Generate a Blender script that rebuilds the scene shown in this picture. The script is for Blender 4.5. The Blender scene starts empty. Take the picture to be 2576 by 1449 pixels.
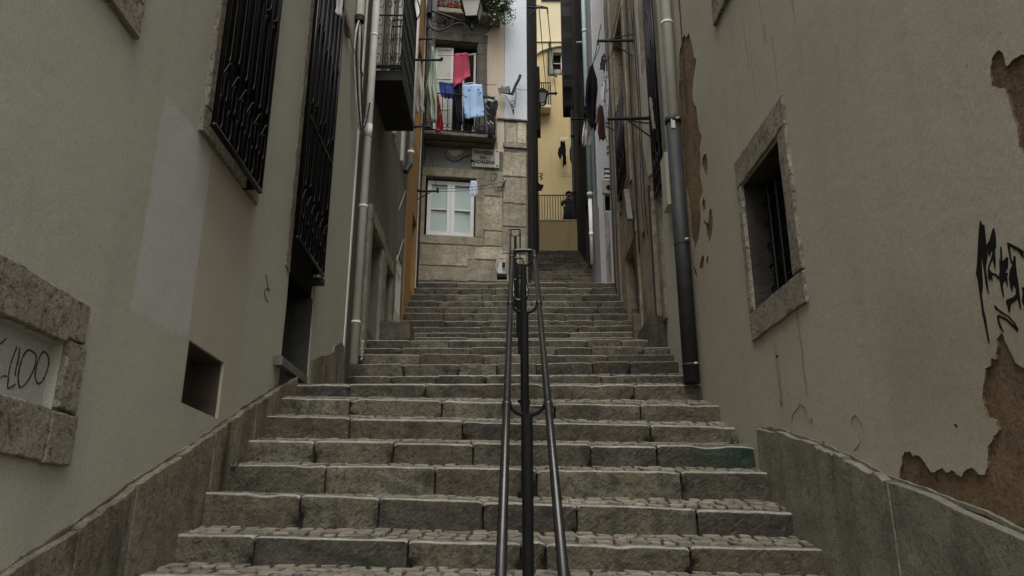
import bpy, bmesh, math, random
from mathutils import Vector, noise
from mathutils.geometry import delaunay_2d_cdt, interpolate_bezier
random.seed(7)
scene = bpy.context.scene
COL = scene.collection
Z0 = 1.6                      # eye height above the street
PITCH = math.radians(18.3)
SP, CP = math.sin(PITCH), math.cos(PITCH)
F = 2000.0

def ray(u, v):
    r = (u - 1288) / F; up = (724.5 - v) / F
    return r, CP - up * SP, SP + up * CP
def onY(u, v, Y):
    x, y, z = ray(u, v); k = Y / y
    return Vector((x * k, Y, z * k + Z0))

class Plane:
    def __init__(s, o, d, n):
        s.o = Vector((o[0], o[1], 0)); s.d = Vector((d[0], d[1], 0)).normalized(); s.n = Vector((n[0], n[1], 0)).normalized()
    def P(s, a, z, off=0.0):
        q = s.o + s.d * a + s.n * off
        return Vector((q.x, q.y, z))
    def at(s, u, v, off=0.0):
        r = Vector(ray(u, v)); o = s.o + s.n * off
        k = (o.x * s.n.x + o.y * s.n.y) / (r.x * s.n.x + r.y * s.n.y)
        q = r * k
        return ((Vector((q.x, q.y, 0)) - s.o).dot(s.d), q.z + Z0)
    def poly(s, pts, off=0.0):
        return [s.at(u, v, off) for u, v in pts]

LEFT = Plane((-2.0, 0), (0, 1), (1, 0))
RIGHT = Plane((1.847, 4.85), (-0.054, 1), (-1, -0.054))
FARR = Plane((2.15, 0), (0, 1), (-1, 0))
a8 = math.radians(8)
FACE = Plane((-2.02, 16.1), (math.cos(a8), math.sin(a8)), (math.sin(a8), -math.cos(a8)))
YEL = Plane((-4, 33.0), (1, 0), (0, -1))
def xright(y): return 1.847 - 0.054 * (y - 4.85) if y < 7.3 else 2.15

# ------------------------------------------------------------------ objects
ROOT = {}
def setp(o, label=None, cat=None, group=None, kind=None):
    if label: o['label'] = label
    if cat: o['category'] = cat
    if group: o['group'] = group
    if kind: o['kind'] = kind
    return o
def thing(name, loc, label=None, cat=None, group=None, kind=None):
    o = bpy.data.objects.new(name, None); COL.objects.link(o)
    o.empty_display_size = 0.2
    o.location = loc; ROOT[o.name] = Vector(loc)
    return setp(o, label, cat, group, kind)

class MB:
    def __init__(s): s.v = []; s.f = []; s.t = {}; s.m = []
    def add(s, vs, fs, tint=None, mi=0):
        b = len(s.v); s.v += [Vector(p) for p in vs]
        for f in fs: s.f.append([b + i for i in f]); s.m.append(mi)
        if tint is not None:
            for i in range(len(vs)): s.t[b + i] = tint[i] if isinstance(tint, list) else tint
        return s
    def hexa(s, p, tint=None, mi=0):   # 8 points, bottom loop then top loop
        return s.add(p, [(3,2,1,0),(4,5,6,7),(0,1,5,4),(1,2,6,5),(2,3,7,6),(3,0,4,7)], tint, mi)
    def box(s, a, b, mi=0):
        x0,y0,z0 = a; x1,y1,z1 = b
        return s.hexa([(x0,y0,z0),(x1,y0,z0),(x1,y1,z0),(x0,y1,z0),(x0,y0,z1),(x1,y0,z1),(x1,y1,z1),(x0,y1,z1)], None, mi)
    def pbox(s, pl, a0, a1, z0, z1, o0, o1, mi=0):   # box on a wall plane
        return s.hexa([pl.P(a0,z0,o0),pl.P(a1,z0,o0),pl.P(a1,z0,o1),pl.P(a0,z0,o1),
                       pl.P(a0,z1,o0),pl.P(a1,z1,o0),pl.P(a1,z1,o1),pl.P(a0,z1,o1)], None, mi)
    def prism(s, pl, poly, o0, o1, bev=0.0, tint=None, mi=0):
        n = len(poly)
        rings = [[pl.P(a, z, o0) for a, z in poly]]
        if bev > 0:
            rings.append([pl.P(a, z, o1 - bev) for a, z in poly])
            rings.append([pl.P(a, z, o1) for a, z in inset(poly, bev)])
        else:
            rings.append([pl.P(a, z, o1) for a, z in poly])
        vs = [p for r in rings for p in r]; fs = []
        for k in range(len(rings) - 1):
            for i in range(n):
                j = (i + 1) % n
                fs.append((k*n+i, k*n+j, (k+1)*n+j, (k+1)*n+i))
        last = rings[-1]; base = (len(rings) - 1) * n
        fpoly = inset(poly, bev) if bev > 0 else poly
        if n == 4: fs.append(tuple(base + i for i in range(4)))
        else:
            for t in tri_poly(fpoly): fs.append(tuple(base + i for i in t))
        return s.add(vs, fs, tint, mi)
    def tube(s, pts, r, seg=8, closed=False, mi=0):
        pts = [Vector(p) for p in pts]; n = len(pts)
        rr = r if isinstance(r, list) else [r] * n
        vs = []; fs = []
        up = Vector((0.123, 0.31, 0.94)).normalized()
        prev = None
        for i, p in enumerate(pts):
            if closed: t = pts[(i+1) % n] - pts[i-1]
            else: t = pts[min(i+1, n-1)] - pts[max(i-1, 0)]
            if t.length < 1e-9: t = Vector((0,0,1))
            t.normalize()
            if prev is None:
                x = t.cross(up)
                if x.length < 1e-3: x = t.cross(Vector((1,0,0)))
            else:
                x = prev - t * prev.dot(t)
                if x.length < 1e-4: x = t.cross(up)
            x.normalize(); prev = x; y = t.cross(x)
            for k in range(seg):
                a = 2 * math.pi * k / seg
                vs.append(p + (x * math.cos(a) + y * math.sin(a)) * rr[i])
        m = n if closed else n - 1
        for i in range(m):
            for k in range(seg):
                k2 = (k + 1) % seg; i2 = (i + 1) % n
                fs.append((i*seg+k, i*seg+k2, i2*seg+k2, i2*seg+k))
        if not closed:
            fs.append(tuple(range(seg))[::-1]); fs.append(tuple((n-1)*seg + k for k in range(seg)))
        return s.add(vs, fs, None, mi)
    def lathe(s, c, prof, seg=16, mi=0):
        c = Vector(c); vs = []; fs = []
        for r, z in prof:
            for k in range(seg):
                a = 2 * math.pi * k / seg
                vs.append(c + Vector((r * math.cos(a), r * math.sin(a), z)))
        for i in range(len(prof) - 1):
            for k in range(seg):
                k2 = (k + 1) % seg
                fs.append((i*seg+k, i*seg+k2, (i+1)*seg+k2, (i+1)*seg+k))
        fs.append(tuple(range(seg))[::-1]); fs.append(tuple((len(prof)-1)*seg + k for k in range(seg)))
        return s.add(vs, fs, None, mi)
    def build(s, name, mat, parent=None, smooth=False, label=None, cat=None, group=None, kind=None, recalc=True, loc=None):
        if parent is not None: o0 = ROOT[parent.name]
        elif loc is not None: o0 = Vector(loc)
        else:
            xs = [p.x for p in s.v]; ys = [p.y for p in s.v]; zs = [p.z for p in s.v]
            o0 = Vector(((min(xs)+max(xs))/2, (min(ys)+max(ys))/2, min(zs)))
        me = bpy.data.meshes.new(name)
        me.from_pydata([p - o0 for p in s.v], [], s.f)
        mats = mat if isinstance(mat, (list, tuple)) else [mat]
        for m in mats: me.materials.append(m)
        if len(mats) > 1: me.polygons.foreach_set('material_index', s.m)
        if s.t:
            ca = me.color_attributes.new('tint', 'FLOAT_COLOR', 'POINT')
            for i in range(len(s.v)):
                c = s.t.get(i, (0.5, 0, 0)); ca.data[i].color = (c[0], c[1], c[2], c[3] if len(c) > 3 else 0)
        if recalc:
            bm = bmesh.new(); bm.from_mesh(me)
            bmesh.ops.recalc_face_normals(bm, faces=bm.faces)
            bm.to_mesh(me); bm.free()
        if smooth: me.polygons.foreach_set('use_smooth', [True] * len(me.polygons))
        me.update()
        o = bpy.data.objects.new(name, me); COL.objects.link(o)
        if parent is not None: o.parent = parent
        else: o.location = o0
        ROOT[o.name] = o0
        return setp(o, label, cat, group, kind)

def area(poly):
    return 0.5 * sum(poly[i][0]*poly[(i+1)%len(poly)][1] - poly[(i+1)%len(poly)][0]*poly[i][1] for i in range(len(poly)))
def inset(poly, d):
    n = len(poly); sg = 1 if area(poly) > 0 else -1; out = []
    for i in range(n):
        p0, p1, p2 = poly[i-1], poly[i], poly[(i+1) % n]
        def nr(a, b):
            dx, dy = b[0]-a[0], b[1]-a[1]; l = math.hypot(dx, dy) or 1e-9
            return (-dy/l*sg, dx/l*sg)
        a, b = nr(p0, p1), nr(p1, p2)
        mx, my = a[0]+b[0], a[1]+b[1]; l2 = mx*mx + my*my
        if l2 < 0.3: k = d * 0.8
        else: k = 2 * d / l2
        out.append((p1[0] + mx*k, p1[1] + my*k))
    return out
def inside(p, poly):
    x, y = p; c = False; n = len(poly)
    for i in range(n):
        x1, y1 = poly[i]; x2, y2 = poly[(i+1) % n]
        if (y1 > y) != (y2 > y) and x < (x2-x1)*(y-y1)/(y2-y1)+x1: c = not c
    return c
def tri_poly(poly, holes=()):
    pts = list(poly); loops = [list(range(len(poly)))]
    for h in holes:
        b = len(pts); pts += list(h); loops.append(list(range(b, b+len(h))))
    edges = [(l[i], l[(i+1) % len(l)]) for l in loops for i in range(len(l))]
    vo, eo, fo, ov, oe, of = delaunay_2d_cdt([Vector(p) for p in pts], edges, [], 0, 1e-6)
    idx = []
    for k in range(len(vo)):
        idx.append(ov[k][0] if ov[k] else None)
    res = []
    for f in fo:
        if any(idx[i] is None for i in f): continue
        cx = sum(vo[i].x for i in f)/3; cy = sum(vo[i].y for i in f)/3
        if inside((cx, cy), poly) and not any(inside((cx, cy), h) for h in holes):
            res.append(tuple(idx[i] for i in f))
    return res
def rect(a0, a1, z0, z1): return [(a0, z0), (a1, z0), (a1, z1), (a0, z1)]
def jag(poly, step=0.05, amp=0.01, seed=0, sharp=False):
    out = []; n = len(poly)
    for i in range(n):
        a, b = poly[i], poly[(i+1) % n]
        l = math.hypot(b[0]-a[0], b[1]-a[1]); k = max(1, int(l/step))
        for j in range(k):
            t = j/k; x = a[0]+(b[0]-a[0])*t; y = a[1]+(b[1]-a[1])*t
            q = Vector((x*7+seed*3.1, y*7, seed*1.7))
            dx = noise.noise(q) + 0.6*noise.noise(q*3.1); dy = noise.noise(q+Vector((9,5,3))) + 0.6*noise.noise(q*3.1+Vector((9,5,3)))
            if sharp: dx += random.uniform(-.5,.5); dy += random.uniform(-.5,.5)
            out.append((x+dx*amp, y+dy*amp))
    return out
def panel(mb, pl, outer, holes, off=0.0, depths=(), back=None, tint=None, mi=0, mside=None):
    """wall sheet with openings: front face, reveals of each hole, outer sides to 'back'"""
    loops = [outer] + [h for h in holes]
    pts = [p for l in loops for p in l]
    mb.add([pl.P(a, z, off) for a, z in pts], tri_poly(outer, holes), tint, mi)
    for i, h in enumerate(holes):
        d = depths[i]; n = len(h)
        vs = [pl.P(a, z, off) for a, z in h] + [pl.P(a, z, off-d) for a, z in h]
        mb.add(vs, [(k, (k+1) % n, n+(k+1) % n, n+k) for k in range(n)], tint, mi if mside is None or i == 0 else mside)
    if back is not None:
        n = len(outer)
        vs = [pl.P(a, z, off) for a, z in outer] + [pl.P(a, z, back) for a, z in outer]
        mb.add(vs, [(k, (k+1) % n, n+(k+1) % n, n+k) for k in range(n)] + [tuple(n+i for i in range(n))], tint, mi)
def sag(a, b, d=0.1, n=10):
    a, b = Vector(a), Vector(b)
    return [a.lerp(b, i/n) - Vector((0, 0, d*4*(i/n)*(1-i/n))) for i in range(n+1)]
def bez(pts, n=6):      # smooth curve through points (Catmull-Rom)
    P = [Vector(p) for p in pts]; out = []
    for i in range(len(P)-1):
        p0, p1, p2, p3 = P[max(i-1,0)], P[i], P[i+1], P[min(i+2,len(P)-1)]
        for j in range(n):
            t = j/n
            out.append(0.5*((2*p1)+(p2-p0)*t+(2*p0-5*p1+4*p2-p3)*t*t+(3*p1-p0-3*p2+p3)*t**3))
    out.append(P[-1]); return out

# ------------------------------------------------------------------ materials
def nodes(name):
    m = bpy.data.materials.new(name); m.use_nodes = True
    nt = m.node_tree; b = nt.nodes['Principled BSDF']
    return m, nt, b
def N(nt, typ, **kw):
    n = nt.nodes.new(typ)
    for k, v in kw.items(): setattr(n, k, v)
    return n
def coords(nt, scale=(1,1,1)):
    tc = N(nt, 'ShaderNodeTexCoord'); mp = N(nt, 'ShaderNodeMapping'); mp.inputs['Scale'].default_value = scale
    nt.links.new(tc.outputs['Object'], mp.inputs[0]); return mp.outputs[0]
def tex(nt, scale, detail=4, rough=0.55, stretch=(1,1,1), dist=0.0):
    t = N(nt, 'ShaderNodeTexNoise'); t.inputs['Scale'].default_value = scale; t.inputs['Detail'].default_value = detail
    t.inputs['Roughness'].default_value = rough; t.inputs['Distortion'].default_value = dist
    nt.links.new(coords(nt, stretch), t.inputs['Vector']); return t.outputs['Fac']
def ramp(nt, fac, lo, hi, c0=(0,0,0,1), c1=(1,1,1,1)):
    r = N(nt, 'ShaderNodeValToRGB'); e = r.color_ramp.elements
    e[0].position = lo; e[1].position = hi; e[0].color = c0; e[1].color = c1
    nt.links.new(fac, r.inputs[0]); return r.outputs[0]
def mix(nt, fac, a, b, mode='MIX'):
    m = N(nt, 'ShaderNodeMix', data_type='RGBA', blend_type=mode)
    for s, v in ((m.inputs[0], fac), (m.inputs[6], a), (m.inputs[7], b)):
        if isinstance(v, (int, float)): s.default_value = v
        elif isinstance(v, tuple): s.default_value = (v[0], v[1], v[2], 1)
        else: nt.links.new(v, s)
    return m.outputs[2]
def bump(nt, b, layers):
    prev = None
    for h, strength, dist in layers:
        bn = N(nt, 'ShaderNodeBump'); bn.inputs['Strength'].default_value = strength; bn.inputs['Distance'].default_value = dist
        nt.links.new(h, bn.inputs['Height'])
        if prev is not None: nt.links.new(prev, bn.inputs['Normal'])
        prev = bn.outputs['Normal']
    nt.links.new(prev, b.inputs['Normal'])
def sc(c, k): return tuple(x*k for x in c)

def grainy(nt, col, k=.11, s=95):
    """fine sand grain in the colour of the surface"""
    return mix(nt, 1.0, mix(nt, 1.0, col, ramp(nt, tex(nt, s, 2, .6), .3, .7, (1-k,1-k,1-k,1), (1+k,1+k,1+k,1)), 'MULTIPLY'), ramp(nt, tex(nt, s*.42, 2, .6), .3, .7, (1-k*.5,1-k*.5,1-k*.5,1), (1+k*.5,1+k*.5,1+k*.5,1)), 'MULTIPLY')
def band(nt, v, lo, hi, soft):
    a = N(nt, 'ShaderNodeMapRange', interpolation_type='SMOOTHSTEP'); nt.links.new(v, a.inputs[0]); a.inputs[1].default_value = lo-soft; a.inputs[2].default_value = lo+soft
    b = N(nt, 'ShaderNodeMapRange', interpolation_type='SMOOTHSTEP'); nt.links.new(v, b.inputs[0]); b.inputs[1].default_value = hi-soft; b.inputs[2].default_value = hi+soft; b.inputs[3].default_value = 1; b.inputs[4].default_value = 0
    m = N(nt, 'ShaderNodeMath', operation='MULTIPLY'); nt.links.new(a.outputs[0], m.inputs[0]); nt.links.new(b.outputs[0], m.inputs[1]); return m.outputs[0]
def m_plaster(name, c, var=0.12, streak=0.25, dirt=(0.16,0.14,0.11), b1=0.25, pink=None, grain=140, patches=(), dots=0.0):
    m, nt, b = nodes(name)
    col = mix(nt, ramp(nt, tex(nt, 0.9, 5), .3, .7), sc(c, 1-var), sc(c, 1+var*.6))
    col = mix(nt, ramp(nt, tex(nt, 0.45, 3), .45, .7), col, pink or sc(c, .93))
    col = mix(nt, ramp(nt, tex(nt, 9, 6, .7), .35, .75), col, sc(c, 1.05))
    st = ramp(nt, tex(nt, 3.2, 5, .6, (1, 1, .12)), .52, .8)
    st2 = N(nt, 'ShaderNodeMath', operation='MULTIPLY'); nt.links.new(st, st2.inputs[0]); st2.inputs[1].default_value = streak
    col = mix(nt, st2.outputs[0], col, dirt)
    sp = ramp(nt, tex(nt, 55, 3, .7), .7, .78)
    sp2 = N(nt, 'ShaderNodeMath', operation='MULTIPLY'); nt.links.new(sp, sp2.inputs[0]); sp2.inputs[1].default_value = .55
    col = mix(nt, sp2.outputs[0], col, sc(c, .55))
    if patches:      # repainted areas of the wall, given in metres along the wall and in height
        tc = N(nt, 'ShaderNodeTexCoord'); dn = N(nt, 'ShaderNodeTexNoise'); dn.inputs['Scale'].default_value = 7; dn.inputs['Detail'].default_value = 5; nt.links.new(tc.outputs['Object'], dn.inputs['Vector'])
        va = N(nt, 'ShaderNodeVectorMath', operation='MULTIPLY_ADD'); nt.links.new(dn.outputs['Color'], va.inputs[0]); va.inputs[1].default_value = (.05,.05,.05); va.inputs[2].default_value = (-.025,-.025,-.025)
        vb = N(nt, 'ShaderNodeVectorMath', operation='ADD'); nt.links.new(tc.outputs['Object'], vb.inputs[0]); nt.links.new(va.outputs[0], vb.inputs[1]); se = N(nt, 'ShaderNodeSeparateXYZ'); nt.links.new(vb.outputs[0], se.inputs[0])
        for y0, y1, z0, z1, sl, pc, soft in patches:
            zz = N(nt, 'ShaderNodeMath', operation='MULTIPLY_ADD'); nt.links.new(se.outputs[1], zz.inputs[0]); zz.inputs[1].default_value = -sl; nt.links.new(se.outputs[2], zz.inputs[2])
            mk = N(nt, 'ShaderNodeMath', operation='MULTIPLY'); nt.links.new(band(nt, se.outputs[1], y0, y1, soft), mk.inputs[0]); nt.links.new(band(nt, zz.outputs[0], z0-sl*y0, z1-sl*y0, soft*1.6), mk.inputs[1])
            mk2 = N(nt, 'ShaderNodeMath', operation='MULTIPLY'); nt.links.new(mk.outputs[0], mk2.inputs[0]); nt.links.new(ramp(nt, tex(nt, 3, 4), .2, .6, (.6,.6,.6,1)), mk2.inputs[1])
            col = mix(nt, mk2.outputs[0], col, pc)
    if dots:
        vd = N(nt, 'ShaderNodeTexVoronoi'); vd.inputs['Scale'].default_value = 4.5; nt.links.new(coords(nt), vd.inputs['Vector'])
        dm = N(nt, 'ShaderNodeMath', operation='MULTIPLY'); nt.links.new(ramp(nt, vd.outputs['Distance'], .02, .045, (1,1,1,1), (0,0,0,1)), dm.inputs[0]); dm.inputs[1].default_value = dots
        col = mix(nt, dm.outputs[0], col, sc(c, .35))
    col = grainy(nt, col)
    nt.links.new(col, b.inputs['Base Color']); b.inputs['Roughness'].default_value = .9
    b.inputs['Specular IOR Level'].default_value = .25
    bump(nt, b, [(tex(nt, 2.2, 4), b1, .02), (tex(nt, grain, 3, .7), .35, .004), (tex(nt, 30, 4, .7), .25, .004)])
    return m

def m_stone(name, c, warm=None, dark=None, pit=1.0, scale=1.0, streak=.3, rough=.85, tint=False, cool=None, spec=.3):
    m, nt, b = nodes(name)
    warm = warm or (c[0]*1.06, c[1]*.97, c[2]*.86); dark = dark or sc(c, .16)
    col = mix(nt, ramp(nt, tex(nt, 3*scale, 6, .7), .32, .68), sc(c, .6), sc(c, 1.3))
    col = mix(nt, ramp(nt, tex(nt, 1.7*scale, 5, .6), .45, .72), col, warm)
    if tint:
        at = N(nt, 'ShaderNodeAttribute', attribute_name='tint'); se = N(nt, 'ShaderNodeSeparateColor')
        nt.links.new(at.outputs['Color'], se.inputs[0])
        v = ramp(nt, se.outputs[0], 0, 1, (.62,.62,.62,1), (1.25,1.22,1.16,1))
        col = mix(nt, 1.0, col, v, 'MULTIPLY')
        col = mix(nt, se.outputs[2], col, (c[0]*1.05, c[1]*.8, c[2]*.62))
    pits = ramp(nt, tex(nt, 26*scale, 6, .75), .52, .66)
    pm = N(nt, 'ShaderNodeMath', operation='MULTIPLY'); nt.links.new(pits, pm.inputs[0]); pm.inputs[1].default_value = .8*pit
    col = mix(nt, pm.outputs[0], col, dark)
    st = ramp(nt, tex(nt, 4.5, 6, .65, (1, 1, .22)), .5, .72)
    sm = N(nt, 'ShaderNodeMath', operation='MULTIPLY'); nt.links.new(st, sm.inputs[0]); sm.inputs[1].default_value = streak*2
    col = mix(nt, sm.outputs[0], col, dark)
    sp = ramp(nt, tex(nt, 70*scale, 4, .7), .62, .72)
    s3 = N(nt, 'ShaderNodeMath', operation='MULTIPLY'); nt.links.new(sp, s3.inputs[0]); s3.inputs[1].default_value = .35
    col = mix(nt, s3.outputs[0], col, sc(c, 1.7))
    if tint:
        gm = N(nt, 'ShaderNodeMath', operation='MULTIPLY'); nt.links.new(se.outputs[1], gm.inputs[0])
        nt.links.new(ramp(nt, tex(nt, 6, 4), .3, .6), gm.inputs[1])
        col = mix(nt, gm.outputs[0], col, (.022, .055, .038))
    if pit >= 1: 
        p2 = ramp(nt, tex(nt, 11*scale, 7, .8), .56, .66); q2 = N(nt, 'ShaderNodeMath', operation='MULTIPLY'); nt.links.new(p2, q2.inputs[0]); q2.inputs[1].default_value = .75; col = mix(nt, q2.outputs[0], col, dark)
    col = grainy(nt, col, .2)
    nt.links.new(col, b.inputs['Base Color'])
    rr = ramp(nt, tex(nt, 5, 4), .3, .7, (rough-.2,)*3+(1,), (rough,)*3+(1,)); nt.links.new(rr, b.inputs['Roughness'])
    b.inputs['Specular IOR Level'].default_value = spec
    bump(nt, b, [(tex(nt, 7*scale, 5, .6), .8*pit, .05), (tex(nt, 38*scale, 5, .75), .9*pit, .02), (tex(nt, 130*scale, 3, .7), .5, .006)])
    return m

def m_step(name, c, worn):
    """grimy limestone kerb: dark chiselled face, top edge rubbed pale by feet (painted per vertex in 'tint')"""
    m, nt, b = nodes(name)
    at = N(nt, 'ShaderNodeAttribute', attribute_name='tint'); se = N(nt, 'ShaderNodeSeparateColor'); nt.links.new(at.outputs['Color'], se.inputs[0])
    col = mix(nt, ramp(nt, tex(nt, 4, 7, .72), .36, .66), sc(c, .38), sc(c, 1.45))
    col = mix(nt, ramp(nt, tex(nt, 2.1, 5, .6), .48, .66), col, (c[0]*1.12, c[1]*.98, c[2]*.86))
    col = mix(nt, ramp(nt, tex(nt, 1.3, 4, .6, (1,1,1.6)), .55, .72), col, (c[0]*.75, c[1]*.85, c[2]*.7))
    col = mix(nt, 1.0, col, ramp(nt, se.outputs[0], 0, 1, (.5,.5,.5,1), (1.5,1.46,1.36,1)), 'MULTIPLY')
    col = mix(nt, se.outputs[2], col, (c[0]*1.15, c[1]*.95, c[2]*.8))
    pits = ramp(nt, tex(nt, 24, 7, .78), .5, .62); pm = N(nt, 'ShaderNodeMath', operation='MULTIPLY'); nt.links.new(pits, pm.inputs[0]); pm.inputs[1].default_value = .75
    col = mix(nt, pm.outputs[0], col, sc(c, .22))
    tc = N(nt, 'ShaderNodeTexCoord'); mp0 = N(nt, 'ShaderNodeMapping'); mp0.inputs['Rotation'].default_value = (0, .7, 0); mp = N(nt, 'ShaderNodeMapping'); mp.inputs['Scale'].default_value = (16, 20, 62)
    nt.links.new(tc.outputs['Object'], mp0.inputs[0]); nt.links.new(mp0.outputs[0], mp.inputs[0]); ch = N(nt, 'ShaderNodeTexNoise'); ch.inputs['Scale'].default_value = 1.0; ch.inputs['Detail'].default_value = 3; nt.links.new(mp.outputs[0], ch.inputs['Vector'])
    li = ramp(nt, ch.outputs['Fac'], .56, .72); lm = N(nt, 'ShaderNodeMath', operation='MULTIPLY'); nt.links.new(li, lm.inputs[0]); lm.inputs[1].default_value = .4
    col = mix(nt, lm.outputs[0], col, sc(c, 2.1))
    st = ramp(nt, tex(nt, 5, 6, .65, (1, 1, .25)), .54, .7); sm = N(nt, 'ShaderNodeMath', operation='MULTIPLY'); nt.links.new(st, sm.inputs[0]); sm.inputs[1].default_value = .7
    col = mix(nt, sm.outputs[0], col, sc(c, .3))
    gm = N(nt, 'ShaderNodeMath', operation='MULTIPLY'); nt.links.new(se.outputs[1], gm.inputs[0]); nt.links.new(ramp(nt, tex(nt, 6, 4), .25, .55), gm.inputs[1])
    col = mix(nt, gm.outputs[0], col, (.012, .032, .022))
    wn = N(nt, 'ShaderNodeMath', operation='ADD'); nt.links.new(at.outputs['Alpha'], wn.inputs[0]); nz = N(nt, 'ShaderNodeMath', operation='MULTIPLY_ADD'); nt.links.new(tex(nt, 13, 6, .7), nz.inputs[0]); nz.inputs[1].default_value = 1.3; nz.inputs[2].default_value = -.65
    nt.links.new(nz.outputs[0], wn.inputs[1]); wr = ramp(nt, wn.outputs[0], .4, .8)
    wc = mix(nt, ramp(nt, tex(nt, 8, 5), .3, .7), sc(worn, .7), sc(worn, 1.15))  # pale tone: foot wear plus painted-in sky light on the top edge
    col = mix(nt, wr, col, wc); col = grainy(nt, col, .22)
    nt.links.new(col, b.inputs['Base Color']); nt.links.new(ramp(nt, wr, 0, 1, (.85,.85,.85,1), (.45,.45,.45,1)), b.inputs['Roughness']); b.inputs['Specular IOR Level'].default_value = .4
    bump(nt, b, [(tex(nt, 9, 6, .65), .9, .04), (ch.outputs['Fac'], .6, .015), (tex(nt, 42, 5, .75), .8, .015)])
    return m

def m_plain(name, c, rough=.6, metal=0.0, var=.25, sc_=6, b=.15, spec=.4, alpha=None):
    m, nt, bs = nodes(name)
    col = mix(nt, ramp(nt, tex(nt, sc_, 5, .65), .3, .7), sc(c, 1-var), sc(c, 1+var))
    nt.links.new(col, bs.inputs['Base Color']); bs.inputs['Roughness'].default_value = rough
    bs.inputs['Metallic'].default_value = metal; bs.inputs['Specular IOR Level'].default_value = spec
    if b: bump(nt, bs, [(tex(nt, sc_*6, 4, .7), b, .006)])
    return m

M = {}
M['plaster_left'] = m_plaster('cream_grey_plaster', (.362,.350,.284), .12, .2, b1=.55, dots=.35, patches=((.25,1.16,2.45,4.13,0,(.365,.328,.26),.02), (-.5,.25,2.80,4.10,.06,(.42,.41,.39),.012)))
M['plaster_right'] = m_plaster('warm_grey_plaster', (.365,.335,.25), .10, .2, pink=(.365,.325,.25), b1=.5, dots=.6)
M['pipe_pale'] = m_plain('pale_pipe_paint', (.66,.65,.585), .85, 0, .12, sc_=3)
M['block_dark'] = m_stone('dark_loose_stone', (.085,.076,.058), pit=.9, streak=.3)
M['patch_pale'] = m_plaster('pale_repair_paint', (.395,.385,.36), .06, .1, b1=.4)
M['patch_tan'] = m_plaster('tan_repair_paint', (.36,.325,.26), .07, .15, b1=.4)
M['brown_render'] = m_stone('exposed_brown_render', (.165,.115,.066), warm=(.215,.14,.07), dark=(.045,.03,.018), pit=.8, streak=.12)
M['surround'] = m_stone('weathered_limestone', (.30,.272,.21), warm=(.29,.235,.18), pit=1.3, streak=.15, dark=(.05,.045,.035))
M['plinth_left'] = m_stone('stained_plinth_stone', (.205,.180,.133), pit=.95, streak=.5, dark=(.035,.03,.022))
M['plinth_right'] = m_stone('grey_plinth_slab', (.19,.18,.142), warm=(.195,.175,.13), pit=.6, streak=.22)
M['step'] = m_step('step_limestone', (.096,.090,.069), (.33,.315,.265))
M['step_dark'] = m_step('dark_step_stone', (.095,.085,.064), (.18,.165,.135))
M['cobble'] = m_stone('cobble_limestone', (.20,.188,.155), pit=.4, scale=2, streak=.1, tint=True, rough=.7, spec=.45)
M['grout'] = m_stone('cobble_joint_dirt', (.02,.018,.014), pit=.6, scale=2)
M['mortar'] = m_plain('dark_mortar', (.15,.132,.098), .95, var=.6)
M['iron'] = m_plain('black_iron', (.005,.005,.005), .5, 0, .3, b=.1, spec=.3)
M['grille'] = m_plain('glossy_black_grille', (.002,.002,.002), .32, 0, .3, b=.03, spec=.22)
M['post'] = m_plain('matt_black_post', (.006,.006,.006), .7, 0, .3, b=.05, spec=.2)
M['rail'] = m_plain('worn_steel_rail', (.026,.026,.025), .27, .45, .35, sc_=14, b=.04, spec=.5)
M['pipe_white'] = m_plain('painted_white_pipe', (.66,.65,.60), .85, 0, .1, sc_=3)
M['pipe_light'] = m_plain('light_grey_pipe', (.48,.47,.415), .85, 0, .1, sc_=3)
M['pipe_dark'] = m_plain('dark_grey_pipe', (.03,.03,.031), .62, 0, .3, spec=.3)
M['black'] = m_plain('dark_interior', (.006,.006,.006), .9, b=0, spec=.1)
M['dark_wood'] = m_plain('dark_door_wood', (.022,.019,.016), .75, sc_=8, spec=.2)
M['recess'] = m_plaster('shade_toned_recess_plaster', (.055,.054,.048), .45, .6, dirt=(.015,.014,.012), b1=.5)  # shade of the deep doorway is put into this plaster colour
M['glass_dark'] = m_plain('dark_glass', (.012,.013,.014), .12, 0, .2, b=0, spec=.6)
M['white_frame'] = m_plain('white_window_paint', (.68,.68,.66), .45, 0, .06, sc_=3, b=.05)
M['pane_pale'] = m_plain('pale_curtained_pane', (.36,.45,.42), .15, 0, .06, sc_=2, b=0, spec=.6)
M['curtain'] = m_plain('net_curtain', (.50,.50,.44), .4, 0, .12, sc_=9, b=.1)
M['grey_render'] = m_plaster('grey_cement_render', (.20,.20,.195), .2, .4)
M['pink_render'] = m_plaster('pinkish_render', (.52,.44,.34), .07, .12)
M['blue_strip'] = m_plaster('pale_blue_paint', (.53,.56,.59), .05, .1)
M['ashlar'] = m_stone('facade_ashlar', (.41,.375,.29), pit=.8, streak=.22, tint=True)
M['ashlar_dark'] = m_stone('dark_window_stone', (.16,.145,.12), pit=1, streak=.35)
M['facade_stone'] = m_stone('pale_window_stone', (.33,.30,.22), pit=.7, streak=.35)
M['ochre'] = m_plaster('ochre_paint', (.31,.178,.068), .2, .5, dirt=(.16,.10,.05))
M['grey_stone'] = m_stone('grey_jamb_stone', (.25,.235,.19), pit=.5, streak=.4)
M['dark_plaster'] = m_plaster('dirty_dark_plaster', (.15,.135,.11), .3, .6, dirt=(.05,.045,.035), b1=.5)
M['brown_wall'] = m_stone('weathered_brown_wall', (.27,.235,.172), warm=(.24,.19,.13), dark=(.06,.045,.03), pit=.8, streak=.4)
M['pale_wall'] = m_plaster('pale_grey_wall', (.33,.33,.335), .08, .3)
M['greenish'] = m_plaster('greenish_grey_plaster', (.40,.39,.32), .1, .3)
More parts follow.
